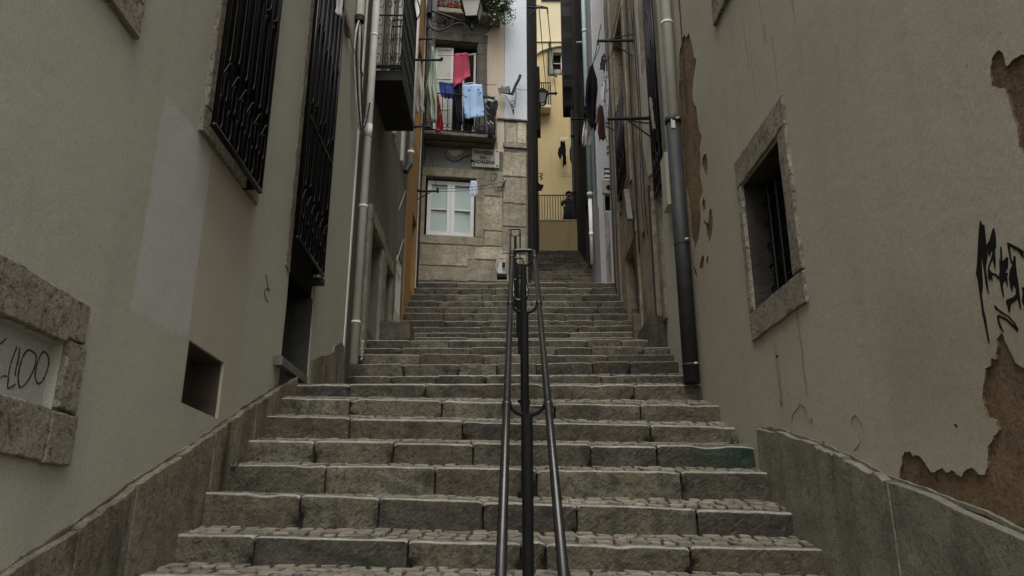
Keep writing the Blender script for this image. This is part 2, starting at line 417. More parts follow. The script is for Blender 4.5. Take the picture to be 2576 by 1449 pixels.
M['teal'] = m_plain('pale_teal_paint', (.38,.47,.47), .6, 0, .12, sc_=3)
M['blue_paint'] = m_plain('blue_paint', (.12,.165,.25), .6, 0, .3, sc_=4)
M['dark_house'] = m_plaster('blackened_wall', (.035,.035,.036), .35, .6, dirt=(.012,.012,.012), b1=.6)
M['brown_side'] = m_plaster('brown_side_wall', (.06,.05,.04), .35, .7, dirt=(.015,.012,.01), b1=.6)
M['yellow'] = m_plaster('yellow_paint', (.50,.39,.205), .10, .35, dirt=(.28,.2,.09))
M['yellow_pale'] = m_plaster('pale_yellow_paint', (.57,.495,.32), .05, .1)
M['terracotta'] = m_plain('terracotta', (.38,.11,.055), .8, 0, .25)
M['leaf'] = m_plain('leaf_green', (.07,.13,.035), .6, 0, .5, sc_=20, b=0)
M['leaf_dark'] = m_plain('leaf_dark_green', (.025,.05,.018), .6, 0, .5, sc_=20, b=0)
M['flower'] = m_plain('white_petal', (.75,.75,.72), .6, 0, .05, b=0)
M['ink'] = m_plain('black_spray_paint', (.006,.006,.006), .7, b=0, spec=.2)
M['char'] = m_plain('brown_marker', (.05,.04,.03), .9, 0, .5, sc_=60, b=0, spec=.1)
M['sign_stone'] = m_plain('pale_marble', (.50,.48,.42), .5, 0, .08, sc_=5)
M['wood_grey'] = m_plain('grey_timber', (.13,.12,.10), .8, 0, .3, sc_=12)
M['lamp_glass'] = m_plain('frosted_glass', (.42,.42,.39), .35, 0, .1, sc_=4, b=0)
M['cable'] = m_plain('black_cable', (.01,.01,.01), .7, b=0)
M['cable_white'] = m_plain('pale_cable', (.4,.4,.38), .6, b=0)
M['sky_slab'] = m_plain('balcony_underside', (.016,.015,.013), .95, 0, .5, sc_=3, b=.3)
def m_cloth(name, c, var=.12): return m_plain(name, c, .95, 0, var, sc_=18, b=.25, spec=.1)
# =================================================================== LEFT RENDERED HOUSE
def pxl(pts, off=0.0): return LEFT.poly(pts, off)
LA = thing('house', (-2.0, 4.5, 0), 'cream grey rendered house on the near left with two tall black grilles', 'house')
S_END = 9.2
w1 = rect(4.70, 5.50, 4.34, 7.4)
d2a = LEFT.at(737, 600)[0]; d2b = LEFT.at(787, 800)[0]
d2 = [(d2a-.02, 2.72), (d2b, 2.86), (d2b, 7.9), (d2a-.02, 7.9)]
sw = [LEFT.at(u, v) for u, v in ((475,855),(565,912),(548,1053),(457,1013))]
sw0, sw1, swz0, swz1 = 4.78, 5.41, 2.452, 2.842
swp = rect(sw0, sw1, swz0, swz1)
b0 = rect(2.3, 3.44, 2.185, 2.472)
w0 = rect(2.35, 3.32, 4.36, 7.2)
mb = MB()
panel(mb, LEFT, [(-1.5,-.5),(S_END,-.5),(S_END,11.2),(-1.5,11.2)], [w1, jag(d2, .12, .012, 2), swp, b0, w0], 0, [.22, .55, .24, .05, .22], -3.5)
mb.build('wall', M['plaster_left'], LA)
# repair paint
def sheet(name, pl, poly, off, mat, parent, amp=.006, step=.05, seed=1, th=.0015, **k):
    q = jag(poly, step, amp, seed); m_ = MB(); m_.prism(pl, q, off-th, off); return m_.build(name, mat, parent, **k)
#sheet('repair_patch', LEFT, pxl([(410,240),(500,325),(497,345),(520,372),(505,560),(483,852),(440,830),(385,800),(348,700),(362,560),(392,380)]), .0014, M['patch_pale'], LA, label='pale grey repainted stripe')
#sheet('repair_patch', LEFT, pxl([(520,374),(640,515),(652,540),(628,700),(600,905),(568,905),(478,856),(500,640)]), .0007, M['patch_tan'], LA, .01, seed=5, label='tan repainted band below the grilled window')
# plinth
tops = [(0,1440),(165,1335),(330,1215),(500,1105),(600,1035),(690,975),(737,946)]
tp = LEFT.poly(tops)
pl_ = [(-1.5, tp[0][1]-(tp[0][0]+1.5)*.40)] + tp
joints = [-1.5, 2.0, 3.75, 4.25, 4.78, 5.28, 5.75, 6.05, 6.45, 6.8, tp[-1][0]]
def ztop(a):
    for i in range(len(pl_)-1):
        if pl_[i][0] <= a <= pl_[i+1][0]:
            t = (a-pl_[i][0])/(pl_[i+1][0]-pl_[i][0]); return pl_[i][1]+(pl_[i+1][1]-pl_[i][1])*t
    return pl_[-1][1]
mb = MB()
for i in range(len(joints)-1):
    a, b = joints[i]+.004, joints[i+1]-.004
    xs = [a+(b-a)*k/9 for k in range(10)]
    q = [(a, ztop(a)-1.7), (b, ztop(b)-1.7)] + [(x, ztop(x)+random.uniform(-.012,.008)) for x in reversed(xs)]
    mb.prism(LEFT, q, -.03, .05+random.uniform(-.006,.006), .004)
mb.build('plinth', M['plinth_left'], LA)
mb = MB(); mb.prism(LEFT, jag([(-1.5,pl_[0][1]-.01)]+[(a,z-.005) for a,z in tp]+[(a,z+.013) for a,z in reversed(tp)]+[(-1.5,pl_[0][1]+.012)],.04,.010,3), -.01,.009)
mb.build('plinth_mortar', M['plinth_left'], LA)
# small basement window
W = MB(); W.pbox(LEFT, sw0, sw1, swz0, swz1, -.28, -.22); wn = W.build('window', M['dark_wood'], LA)
W = MB()
for a0,a1,z0,z1 in ((sw0,sw0+.05,swz0,swz1),(sw0+.29,sw0+.34,swz0,swz1)): W.pbox(LEFT,a0,a1,z0,z1,-.22,-.17)
W.pbox(LEFT, sw0+.05, sw0+.29, swz1-.05, swz1, -.22,-.172)
W.build('frame', M['pipe_light'], wn)
W = MB(); W.pbox(LEFT, sw1-.012, sw1+.002, swz0, swz1, -.22, -.02); W.pbox(LEFT, sw0, sw1-.012, swz1-.010, swz1+.002, -.22, -.02); W.build('lining', m_plain('brown_lining', (.05,.038,.026), .9, b=.3), wn)
W = MB(); W.pbox(LEFT, sw0+.34, sw1-.012, swz0, swz1-.01, -.22,-.20); W.build('shutter', m_plain('brown_shutter', (.05,.04,.03), .8), wn)
# bricked-up window with stone surround
def surround(name, pl, parent, stones, off=.03, mat='surround', amp=.006, seed=0, **k):
    m_ = MB()
    for i, q in enumerate(stones):
        m_.prism(pl, jag(q, .035, amp, seed+i), -.02, off+random.uniform(-.003,.004), .007)
    return m_.build(name, M[mat], parent, **k)
bw = MB(); bw.pbox(LEFT, 2.28, 3.46, 2.17, 2.49, -.06, -.045)
bw = bw.build('blocked_window', m_plaster('grey_blocking', (.36,.355,.34), .07, .15), LA, label='blocked up window with stone surround and scrawled letters')
surround('surround', LEFT, bw, [rect(1.6,3.42,2.475,2.69), [(3.42,2.50),(3.58,2.50),(3.57,2.69),(3.42,2.69)], rect(3.445,3.60,2.185,2.495),
      rect(1.6,3.40,1.96,2.18), rect(3.405,3.62,1.955,2.18)], .028, seed=11, amp=.012)
def Lz(X, Y): return (X/2.0013, 725+Y/2.0013)
strokes = [[(0,282),(16,266),(32,252)], [(0,452),(20,440),(34,446)],
  [(84,296),(66,340),(48,400),(40,460),(38,500),(55,498),(76,482)], [(98,300),(92,350),(80,400),(74,440)],
  [(182,345),(170,325),(140,312),(114,345),(94,410),(90,460),(98,498),(122,486),(152,445),(176,385),(180,345)],
  [(216,318),(196,350),(180,405),(176,450),(190,480),(212,465),(236,415),(244,365),(234,330),(216,318)]]
g = MB()
for s_ in strokes:
    p = [LEFT.at(*Lz(*q), off=-.045) for q in s_]
    c = bez([LEFT.P(a, z, -.044) for a, z in p], 6)
    g.tube(c, [.0025+.002*random.random() for _ in c], 5)
g.build('scrawl', M['char'], bw)
# upper left window: only the corner of its surround is in view
W = MB(); W.pbox(LEFT, 2.3, 3.36, 4.3, 7.25, -.26,-.22); u0 = W.build('window', M['glass_dark'], LA)
surround('surround', LEFT, u0, [rect(2.0,3.575,4.167,4.36), rect(3.32,3.57,4.365,7.3), rect(2.05,2.35,4.365,7.3)], .035, seed=21, amp=.009)
# grilles
def stadium(pl, a, z0, z1, w, off, n=8):
    r = w/2; pts = []
    for k in range(n+1):
        t = math.pi*k/n; pts.append(pl.P(a+r*math.cos(t), z1-r+r*math.sin(t)*1.6, off))
    for k in range(n+1):
        t = math.pi+math.pi*k/n; pts.append(pl.P(a+r*math.cos(t), z0+r+r*math.sin(t)*1.6, off))
    return pts
def grille(pl, parent, a0, a1, z0, z1, off, nb, seed, mid=None):
    rnd = random.Random(seed); m_ = MB()
    bw_ = (a1-a0)/nb
    m_.pbox(pl, a0-.015, a1+.015, z0-.028, z0, off-.016, off+.016)
    if mid: m_.pbox(pl, a0, a1, mid, mid+.022, off-.008, off+.014)
    for a in (a0, a1):
        m_.pbox(pl, a-.013, a+.013, z0, z1, off-.013, off+.013)
    for i in range(1, nb):
        m_.tube([pl.P(a0+bw_*i, z0, off+.004), pl.P(a0+bw_*i, z1, off+.004)], .0105, 8)
    for i in range(nb):
        a = a0+bw_*(i+.5)
        for q in (-.36, .36): m_.tube([pl.P(a+q*bw_, z0, off-.02), pl.P(a+q*bw_, z1, off-.02)], .0055, 6)
    m_.pbox(pl, a1-.006, a1+.008, z0, z1, .0, off-.012)
    for i in range(nb):
        a = a0+bw_*(i+.5); z = z0+.52+rnd.uniform(0,.08)+ (i % 2)*.10
        m_.tube(stadium(pl, a, z0+.04, z0+.20+rnd.uniform(0,.05), bw_*.55, off), .007, 6, True)
        m_.tube(stadium(pl, a+bw_*.1, z0+.24, z0+.40, bw_*.45, off+.006), .006, 6, True)
        m_.tube(bez([pl.P(a-bw_*.42,z0+.36,off+.005), pl.P(a-bw_*.2,z0+.42,off+.01), pl.P(a+bw_*.1,z0+.5,off+.012), pl.P(a+bw_*.4,z0+.52,off+.005)],4), .007, 6)
        while z < z1-.4:
            h = .72+rnd.uniform(-.05,.05)
            m_.tube(stadium(pl, a, z, min(z+h, z1), bw_*.58, off), .0075, 6, True)
            m_.tube(bez([pl.P(a-bw_*.4,z+h+.02,off), pl.P(a-bw_*.1,z+h+.07,off+.012), pl.P(a+bw_*.4,z+h+.04,off)],4), .0065, 6)
            z += h+.12
    return m_.build('grille', M['grille'], parent, smooth=True)
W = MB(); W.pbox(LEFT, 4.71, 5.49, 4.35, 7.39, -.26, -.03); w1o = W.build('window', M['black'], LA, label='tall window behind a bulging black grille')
surround('surround', LEFT, w1o, [rect(4.49,5.66,4.15,4.335), rect(4.52,4.70,4.34,7.6), rect(5.50,5.64,4.34,7.6)], .03, seed=31, amp=.006)
ga = LEFT.at(537, 318, .13); gb = LEFT.at(655, 470, .13)
grille(LEFT, w1o, ga[0], gb[0], (ga[1]+gb[1])/2, 7.5, .13, 6, 3)
# doorway with grille
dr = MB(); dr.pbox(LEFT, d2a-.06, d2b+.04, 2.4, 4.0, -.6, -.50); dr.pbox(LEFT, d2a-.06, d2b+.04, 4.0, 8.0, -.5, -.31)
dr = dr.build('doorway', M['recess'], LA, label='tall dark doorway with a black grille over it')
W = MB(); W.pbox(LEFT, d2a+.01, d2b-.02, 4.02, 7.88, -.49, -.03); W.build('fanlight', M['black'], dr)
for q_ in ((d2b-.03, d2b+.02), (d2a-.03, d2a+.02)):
    W = MB(); W.pbox(LEFT, q_[0], q_[1], 2.72, 4.02, -.5, -.015); W.build('shade_lining', M['recess'], dr)  # dark lining added over the lit jambs to paint the recess shade
surround('door_jamb', LEFT, dr, [[(d2a-.17,4.0),(d2a-.03,3.95),(d2a-.03,7.9),(d2a-.17,7.9)]], .012, seed=41, amp=.012)
ga = LEFT.at(747, 592, .1); gb = LEFT.at(812, 692, .1)
gr = grille(LEFT, dr, ga[0], gb[0], (ga[1]+gb[1])/2, 7.95, .10, 6, 5, mid=5.45)
W = MB(); W.pbox(LEFT, gb[0]-.08, gb[0]+.02, (ga[1]+gb[1])/2-.12, (ga[1]+gb[1])/2-.06, -.05, .12); W.build('bracket', M['iron'], dr)
# stone dado between doorway and corner
sheet('dado', LEFT, pxl([(783,905),(801,896),(821,892),(834,885),(837,867),(853,862),(861,872),(858,970),(782,985)]), .028, M['plinth_left'], LA, .012, .04, 6, .05)
W = MB(); W.pbox(LEFT, S_END-.05, S_END+.012, 3.35, 11.1, -.02, .012); W.build('sunlit_corner_bead', M['white_frame'], LA)  # bead coloured white to paint in the sunlit corner edge
# scratches
g = MB()
for s_ in ([(668,690),(672,712),(675,735)], [(679,727),(668,727),(665,738),(669,752),(674,758)]):
    c = bez([LEFT.P(*LEFT.at(u,v), .002) for u,v in s_], 4); g.tube(c, .003, 5)
g.build('scratch', M['char'], LA)
# leaning timber
pA = LEFT.at(703, 905, .06); pB = LEFT.at(775, 958, .0)
A, B = LEFT.P(pA[0]+.02, pA[1], .045), LEFT.P(pB[0], pB[1], -.04)
dirv = (B-A).normalized(); side = Vector((1,0,0)); upv = side.cross(dirv).normalized(); side = dirv.cross(upv).normalized()
m_ = MB()
def beam(m_, A, B, w, h, mi=0):
    d = (B-A).normalized(); s = d.cross(Vector((0,0,1)));
    if s.length < 1e-3: s = Vector((1,0,0))
    s.normalize(); u = s.cross(d).normalized()
    m_.hexa([A-s*w/2-u*h/2, A+s*w/2-u*h/2, B+s*w/2-u*h/2, B-s*w/2-u*h/2, A-s*w/2+u*h/2, A+s*w/2+u*h/2, B+s*w/2+u*h/2, B-s*w/2+u*h/2], None, mi)
beam(m_, A, B, .07, .075)
m_.build('plank', M['wood_grey'], label='grey timber plank leaning across the foot of the dark doorway', cat='plank')

# drainpipe on the left corner
def pipe(parent, pl, a, off, z0, z1, r, mat, collars=(), top=None, name='drainpipe', label=None):
    m_ = MB(); m_.tube([pl.P(a, z0, off), pl.P(a, z1, off)], r, 18)
    for z, k, h in collars: m_.tube([pl.P(a, z-h/2, off), pl.P(a, z+h/2, off)], r*k, 18)
    p = m_.build(name, M[mat], parent, smooth=False, label=label)
    for f in p.data.polygons: f.use_smooth = len(f.vertices) == 4
    return p
# =================================================================== RIGHT RENDERED HOUSE
M['reveal'] = m_stone('shaded_stone_reveal', (.036,.033,.026), pit=.7, streak=.3)  # dark copy of the surround stone, the opening's shade put into its colour
def pxr(pts, off=0.0): return RIGHT.poly(pts, off)
RB = thing('house', RIGHT.P(0, 0), 'warm grey rendered house on the near right with peeling plaster and graffiti', 'house')
def r5(X, Y): return (1788.9+X/1.9235, 188.3+Y/1.9235)
def r6(X, Y): return (1788.9+X/2.2335, 800.3+Y/2.2335)
def c4(X, Y): return (1468.8+X/3.077, Y/3.077)
def c5(X, Y): return (1468.8+X/2.749, 452+Y/2.749)
wr_o = RIGHT.poly([(1851,405),(1972,252),(2037,763),(1898,853)])
so0 = (wr_o[0][0]+wr_o[3][0])/2; so1 = (wr_o[1][0]+wr_o[2][0])/2; zo1 = (wr_o[0][1]+wr_o[1][1])/2; zo0 = (wr_o[2][1]+wr_o[3][1])/2
wr_i = RIGHT.poly([r5(162,530), r5(328,300), r5(413,965), r5(205,1150)])
si0 = (wr_i[0][0]+wr_i[3][0])/2; si1 = (wr_i[1][0]+wr_i[2][0])/2; zi1 = (wr_i[0][1]+wr_i[1][1])/2; zi0 = (wr_i[2][1]+wr_i[3][1])/2
print('RWIN', so0, so1, zo0, zo1, si0, si1, zi0, zi1)
wopen = rect(min(si0,si1), max(si0,si1), zi0, zi1)
peels = [
 [c4(740,400),c4(775,270),c4(790,300),c4(815,255),c4(832,320),c4(850,410),c4(852,440),c4(870,450),c4(862,520),c4(850,600),c4(842,690),c4(840,740),c4(850,790),c4(870,820),c4(880,900),c4(890,980),c4(910,1060),c4(895,1150),c4(905,1250),c4(900,1350),c5(822,80),c5(800,150),c5(808,260),c5(796,400),c5(762,490),c5(745,400),c5(735,300),c5(722,150),c5(708,50),c4(788,1449),c4(770,1200),c4(745,900),c4(735,640)],
 [(1769,497),(1774,505),(1775,525),(1768,530),(1766,512)],
 [c4(930,1195),c4(945,1190),c4(955,1230),c4(958,1300),c4(945,1370),c4(928,1340),c4(915,1290),c4(915,1230)],
 [c5(868,205),c5(880,200),c5(892,280),c5(885,380),c5(865,440),c5(850,380),c5(848,320),c5(830,300),c5(825,260),c5(838,290),c5(860,300)],
 [c5(808,560),c5(822,520),c5(832,540),c5(828,610),c5(810,625),c5(800,610)],
 [c5(848,550),c5(857,520),c5(862,545),c5(855,590),c5(846,575)],
 [c5(756,590),c5(775,625),c5(782,660),c5(775,690),c5(763,650)],
 [r5(1345,0),r5(1352,65),r5(1385,85),r5(1420,80),r5(1445,170),r5(1475,250),r5(1500,350),r5(1514,380),(2640,420),(2640,130),(2576,135),(2560,140),(2531,166),(2520,133),(2510,128),(2494,148)],
 [r6(1058,940),r6(1058,870),r6(1075,790),r6(1090,755),r6(1120,755),r6(1135,775),r6(1165,770),r6(1190,800),r6(1215,845),r6(1240,870),r6(1270,860),r6(1305,850),r6(1325,878),r6(1355,850),r6(1400,880),r6(1430,845),r6(1465,845),r6(1500,870),r6(1540,880),r6(1555,850),r6(1548,720),r6(1580,680),r6(1610,620),r6(1595,575),r6(1550,570),r6(1530,520),r6(1515,450),r6(1520,380),r6(1540,290),r6(1565,270),r6(1570,230),r6(1600,230),r6(1608,180),r6(1608,120),r6(1635,95),r6(1660,140),r6(1680,190),r6(1710,240),r6(1758,275),(2660,985),(2660,1420),(2576,1358),(2420,1290)],
 [r6(452,590),r6(455,545),r6(490,500),r6(495,480),r6(520,495),r6(535,520),r6(548,570),r6(560,590),r6(566,560),r6(575,610),r6(560,615),r6(540,585),r6(520,560),r6(495,560),r6(470,600)],
 [r6(788,600),r6(790,560),r6(806,540),r6(825,560),r6(845,590),r6(857,640),r6(855,710),r6(830,740),r6(800,750),r6(830,700),r6(820,650),r6(800,620)],
 [r6(362,215),r6(372,205),r6(378,218),r6(368,228)], [r6(384,450),r6(394,470),r6(402,500),r6(392,490)],
 [r6(615,720),r6(625,690),r6(640,700),r6(648,740),r6(640,760),r6(625,750)],
 [r6(1362,592),r6(1374,590),r6(1385,612),r6(1372,614)],
]
pr = [RIGHT.poly(q) for q in peels]
R0, R1, RT = -4.2, 2.45, 11.2
outer = [(R0,-.5),(R1,-.5),(R1,RT),(R0,RT)]
mb = MB()
hs = []
for i, q in enumerate(pr):
    big = i in (0, 7, 8)
    hs.append(jag(jag(q, .06, .012, 80+i) if big else q, .016 if big else .010, .008 if big else .0035, 50+i, True))
panel(mb, RIGHT, outer, [wopen] + hs, 0, [.012]*(1+len(hs)), None, mside=1)
st_ = []
for (u0, v0, v1, wd) in ((1868,30,205,.006),(1905,-40,150,.005),(1922,60,120,.008),(1941,90,260,.006),(1885,110,300,.005),(1990,-20,70,.008),(2005,780,1010,.012),(1952,880,1030,.02)):
    a_, z1_ = RIGHT.at(u0, v0); z0_ = RIGHT.at(u0, v1)[1]
    q_ = RIGHT.P(a_, 0).y-4.85
    st_.append((q_-wd, q_+wd, min(z0_, z1_), max(z0_, z1_), 0, (.22,.195,.145), wd))
st_ += [(-3.2,-.9,1.55,2.2,.28,(.31,.28,.205),.15), (1.2,2.45,2.6,5.5,0,(.345,.31,.228),.3)]
M['plaster_right'] = m_plaster('warm_grey_wall_plaster', (.375,.345,.272), .10, .2, pink=(.372,.334,.265), b1=.5, dots=.6, patches=st_)
mb.build('plaster', [M['plaster_right'], M['brown_render']], RB)
for i in (9, 10): sheet('shallow_flake', RIGHT, inset(pr[i], -.02), -.0035, M['patch_tan'], RB, .004, .02, 90+i, .004)
mb = MB()
panel(mb, RIGHT, outer, [wopen], -.0125, [.40], -3.5)
mb.build('wall', M['brown_render'], RB, label='brown render showing where the plaster has fallen')
W = MB(); W.pbox(RIGHT, wopen[0][0]+.013, wopen[1][0]-.013, zi0+.013, zi1-.013, -.46, -.17)
wro = W.build('window', M['black'], RB, label='small barred window in a slanting looking stone surround')
a0, a1 = min(so0,so1), max(so0,so1); b0_, b1_ = wopen[0][0], wopen[1][0]
surround('surround', RIGHT, wro, [[(a0,zi1+.02),(a1,zi1+.005),(a1,zo1),(a0,zo1)], [(a0,zi0),(b0_,zi0),(b0_,zi1+.01),(a0,zi1+.015)], [(b1_,zi0),(a1,zi0),(a1,zi1),(b1_,zi1+.01)],
      [(a0,zo0),(a1,zo0),(a1,zi0-.005),(a0,zi0-.005)]], .022, seed=61, amp=.009)
W = MB()                                    # stone reveal of the opening
W.pbox(RIGHT, b1_-.012, b1_+.002, zi0+.013, zi1-.013, -.40, -.004); W.pbox(RIGHT, b0_-.002, b0_+.012, zi0+.013, zi1-.013, -.40, -.004)
W.pbox(RIGHT, b0_-.002, b1_+.002, zi0-.002, zi0+.012, -.40, -.004); W.pbox(RIGHT, b0_-.002, b1_+.002, zi1-.012, zi1+.002, -.40, -.004)
W.build('reveal', M['reveal'], wro)
W = MB()
for i in range(1,5): W.tube([RIGHT.P(b0_+(b1_-b0_)*i/5, zi0, -.13), RIGHT.P(b0_+(b1_-b0_)*i/5, zi1, -.13)], .010, 6)
for i in range(1,6): W.tube([RIGHT.P(b0_, zi0+(zi1-zi0)*i/6, -.14), RIGHT.P(b1_, zi0+(zi1-zi0)*i/6, -.14)], .008, 6)
W.build('bars', M['iron'], wro)
# upper right window sill corner
q = RIGHT.poly([(1800,-40),(1802,66),(1842,5),(1850,-40)])
sz = q[1][1]; sa = q[1][0]
W = MB(); W.pbox(RIGHT, sa-1.3, sa-.2, sz+.2, sz+2.2, .0, .012); uw = W.build('window', M['glass_dark'], RB)
surround('surround', RIGHT, uw, [rect(sa-1.5, sa, sz, sz+.2), rect(sa-.2, sa-.01, sz+.205, sz+2.4), rect(sa-1.5, sa-1.3, sz+.205, sz+2.4)], .03, seed=71, amp=.01)
# plinth
tops = [(2700,1395),(2576,1340),(2420,1270),(2270,1215),(2140,1150),(2030,1105),(1965,1085),(1918,1076)]
tp = RIGHT.poly(tops)
def zt2(a):
    q = [(R0, tp[0][1]-(tp[0][0]-R0)*.28)] + tp
    for i in range(len(q)-1):
        if q[i][0] <= a <= q[i+1][0]:
            t = (a-q[i][0])/(q[i+1][0]-q[i][0]); return q[i][1]+(q[i+1][1]-q[i][1])*t
    return q[-1][1]
joints = [R0, -2.6, RIGHT.at(2275,1300)[0], RIGHT.at(2160,1250)[0], RIGHT.at(2080,1200)[0], tp[-1][0]]
mb = MB()
for i in range(len(joints)-1):
    a, b = joints[i]+.003, joints[i+1]-.003
    xs = [a+(b-a)*k/10 for k in range(11)]
    q = [(a, zt2(a)-1.6), (b, zt2(b)-1.6)] + [(x, zt2(x)+random.uniform(-.012,.01)) for x in reversed(xs)]
    mb.prism(RIGHT, q, -.02, .055+random.uniform(-.006,.006), .004)
mb.build('plinth', M['plinth_right'], RB)
mb = MB(); mb.prism(RIGHT, jag([(a,z-.005) for a,z in tp]+[(a,z+.014) for a,z in reversed(tp)], .04, .010, 8), -.01, .010)
mb.build('plinth_mortar', M['plinth_right'], RB)
# graffiti
def gz(X, Y): return (2410.3+X/3.4217, 470.8+Y/3.4217)
gp = [
 [(190,292),(200,292),(208,320),(228,325),(235,400),(245,500),(255,600),(240,690),(262,880),(268,915),(258,905),(240,830),(222,690),(212,640),(205,570),(203,640),(210,760),(215,860),(205,930),(222,1050),(240,1130),(262,1270),(273,1340),(262,1335),(240,1220),(212,1090),(190,930),(172,800),(157,745),(166,660),(175,500),(180,400)],
 [(243,505),(275,455),(300,360),(312,350),(325,420),(330,515),(318,540),(325,650),(322,712),(310,660),(300,620),(285,650),(268,700),(290,735),(330,745),(352,775),(350,795),(320,760),(295,755),(298,810),(290,805),(280,770),(275,810),(262,790),(258,700),(290,600),(300,560),(290,545),(270,600),(258,560)],
 [(366,508),(376,520),(382,600),(380,640),(398,625),(420,600),(432,605),(432,680),(418,720),(400,735),(432,740),(425,760),(428,860),(420,840),(410,800),(390,820),(386,850),(398,950),(390,945),(372,870),(360,800),(352,770),(362,730),(358,620),(368,640)],
 [(425,478),(445,480),(480,500),(520,520),(566,548),(566,615),(545,590),(520,550),(480,535),(470,515),(445,515),(465,640),(478,630),(482,590),(495,595),(500,680),(508,760),(522,830),(530,920),(545,1050),(535,1040),(515,960),(480,990),(455,1010),(445,1080),(435,1060),(428,1020),(415,990),(420,968),(480,945),(502,920),(500,870),(488,860),(478,830),(466,900),(455,870),(440,790),(450,710),(470,670),(455,640),(438,560)],
 [(315,1012),(330,1025),(345,1045),(400,1085),(440,1110),(490,1165),(520,1220),(515,1245),(480,1210),(420,1150),(360,1120),(352,1130),(360,1160),(380,1210),(398,1252),(385,1240),(365,1215),(345,1160),(338,1110),(355,1100),(420,1130),(495,1200),(500,1205),(480,1170),(430,1115),(380,1090),(340,1058),(322,1050)],
 [(552,860),(600,870),(640,900),(640,980),(575,1030),(552,980),(560,920)],
]
g = MB()
for i, q in enumerate(gp):
    pp = RIGHT.poly([gz(*p) for p in q]); g.prism(RIGHT, pp, -.004, .0025)
g.build('graffiti', M['ink'], RB, label='black spray painted tag')
# drainpipes at the right corner
dz0 = RIGHT.at(1738, 955)[1]
px_ = RIGHT.P(2.27, 0, .09)
yy = px_.y
zj = onY(1690, 298, yy).z; zb = onY(1738, 952, yy).z
p = pipe(RB, RIGHT, 2.27, .095, zb-.04, zj, .074, 'pipe_dark', [(zj-.03,1.12,.06),(zb+.12,1.06,.02),(onY(1705,615,yy).z,1.05,.012)], label='fat dark grey boot pipe')
for k in (zj-.05, onY(1705,610,yy).z, zb+.12):
    m_ = MB(); m_.tube([RIGHT.P(2.16,k,.06), RIGHT.P(2.18,k,.085)], .010, 8); m_.build('pipe_clip', M['pipe_light'], p)
c_ = RIGHT.P(2.27, onY(1688,320,yy).z, .095)
s = MB(); s.add([c_+Vector((-.028+.0*i,-.078,0)) + Vector((dx,0,dz)) for i,(dx,dz) in enumerate(((-.01,-.05),(.03,-.05),(.03,.05),(-.01,.05)))], [(0,1,2,3)])
s.build('sticker', M['pipe_light'], p)
pipe(RB, RIGHT, 2.27, .085, zj-.02, 11.2, .055, 'pipe_pale', [(6.9,1.12,.03)])
m_ = MB(); m_.tube(bez([RIGHT.P(2.02,11,.01),RIGHT.P(2.04,9,.012),RIGHT.P(2.02,7,.012),RIGHT.P(2.06,5.7,.01)],6), .006, 6)
m_.build('cable', M['cable'], RB)

# =================================================================== STAIRS
ST = thing('stairs', (0, 8, 0), kind='structure')
# (D, vL, uL, vR, uR, hL, hR)
def zat(u, v, D): return onY(u, v, D).z
steps = []
near = [(4.85,425,1345,2090,1385,.158,.14),(5.23,500,1240,2025,1292,.20,.15),(5.60,560,1170,1945,1190,.185,.19),(5.95,610,1108,1895,1125,.16,.16),
        (6.32,655,1047,1855,1076,.175,.125),(6.67,693,1000,1810,1022,.145,.145),(7.14,735,968,1768,966,.11,.16)]
far = [(9.67,881,946,1706,943,.12,.13),(9.92,891,917,1702,908,.165,.165),(10.14,901,890,1696,892,.17,.14),(10.36,911,875,1681,871,.13,.15),(10.62,922,856,1683,854,.155,.15),
       (12.6,1034,850,1619,848,.11,.10),(13.25,1024,838,1599,835,.15,.15),(13.5,1020,823,1596,818,.14,.14),(13.75,1018,806,1594,806,.16,.15),(14.0,1014,787,1588,790,.17,.17),(14.25,1022,772,1580,772,.15,.16),
       (14.6,1030,757,1570,757,.17,.17),(15.0,1037,740,1560,740,.2,.2),(15.4,1044,724,1552,724,.2,.2),(15.75,1049,711,1546,711,.17,.17)]
for D, uL, vL, uR, vR, hL, hR in near + far:
    zl, zr = zat(uL, vL, D), zat(uR, vR, D)
    steps.append([D, zl, zr, hL, hR])
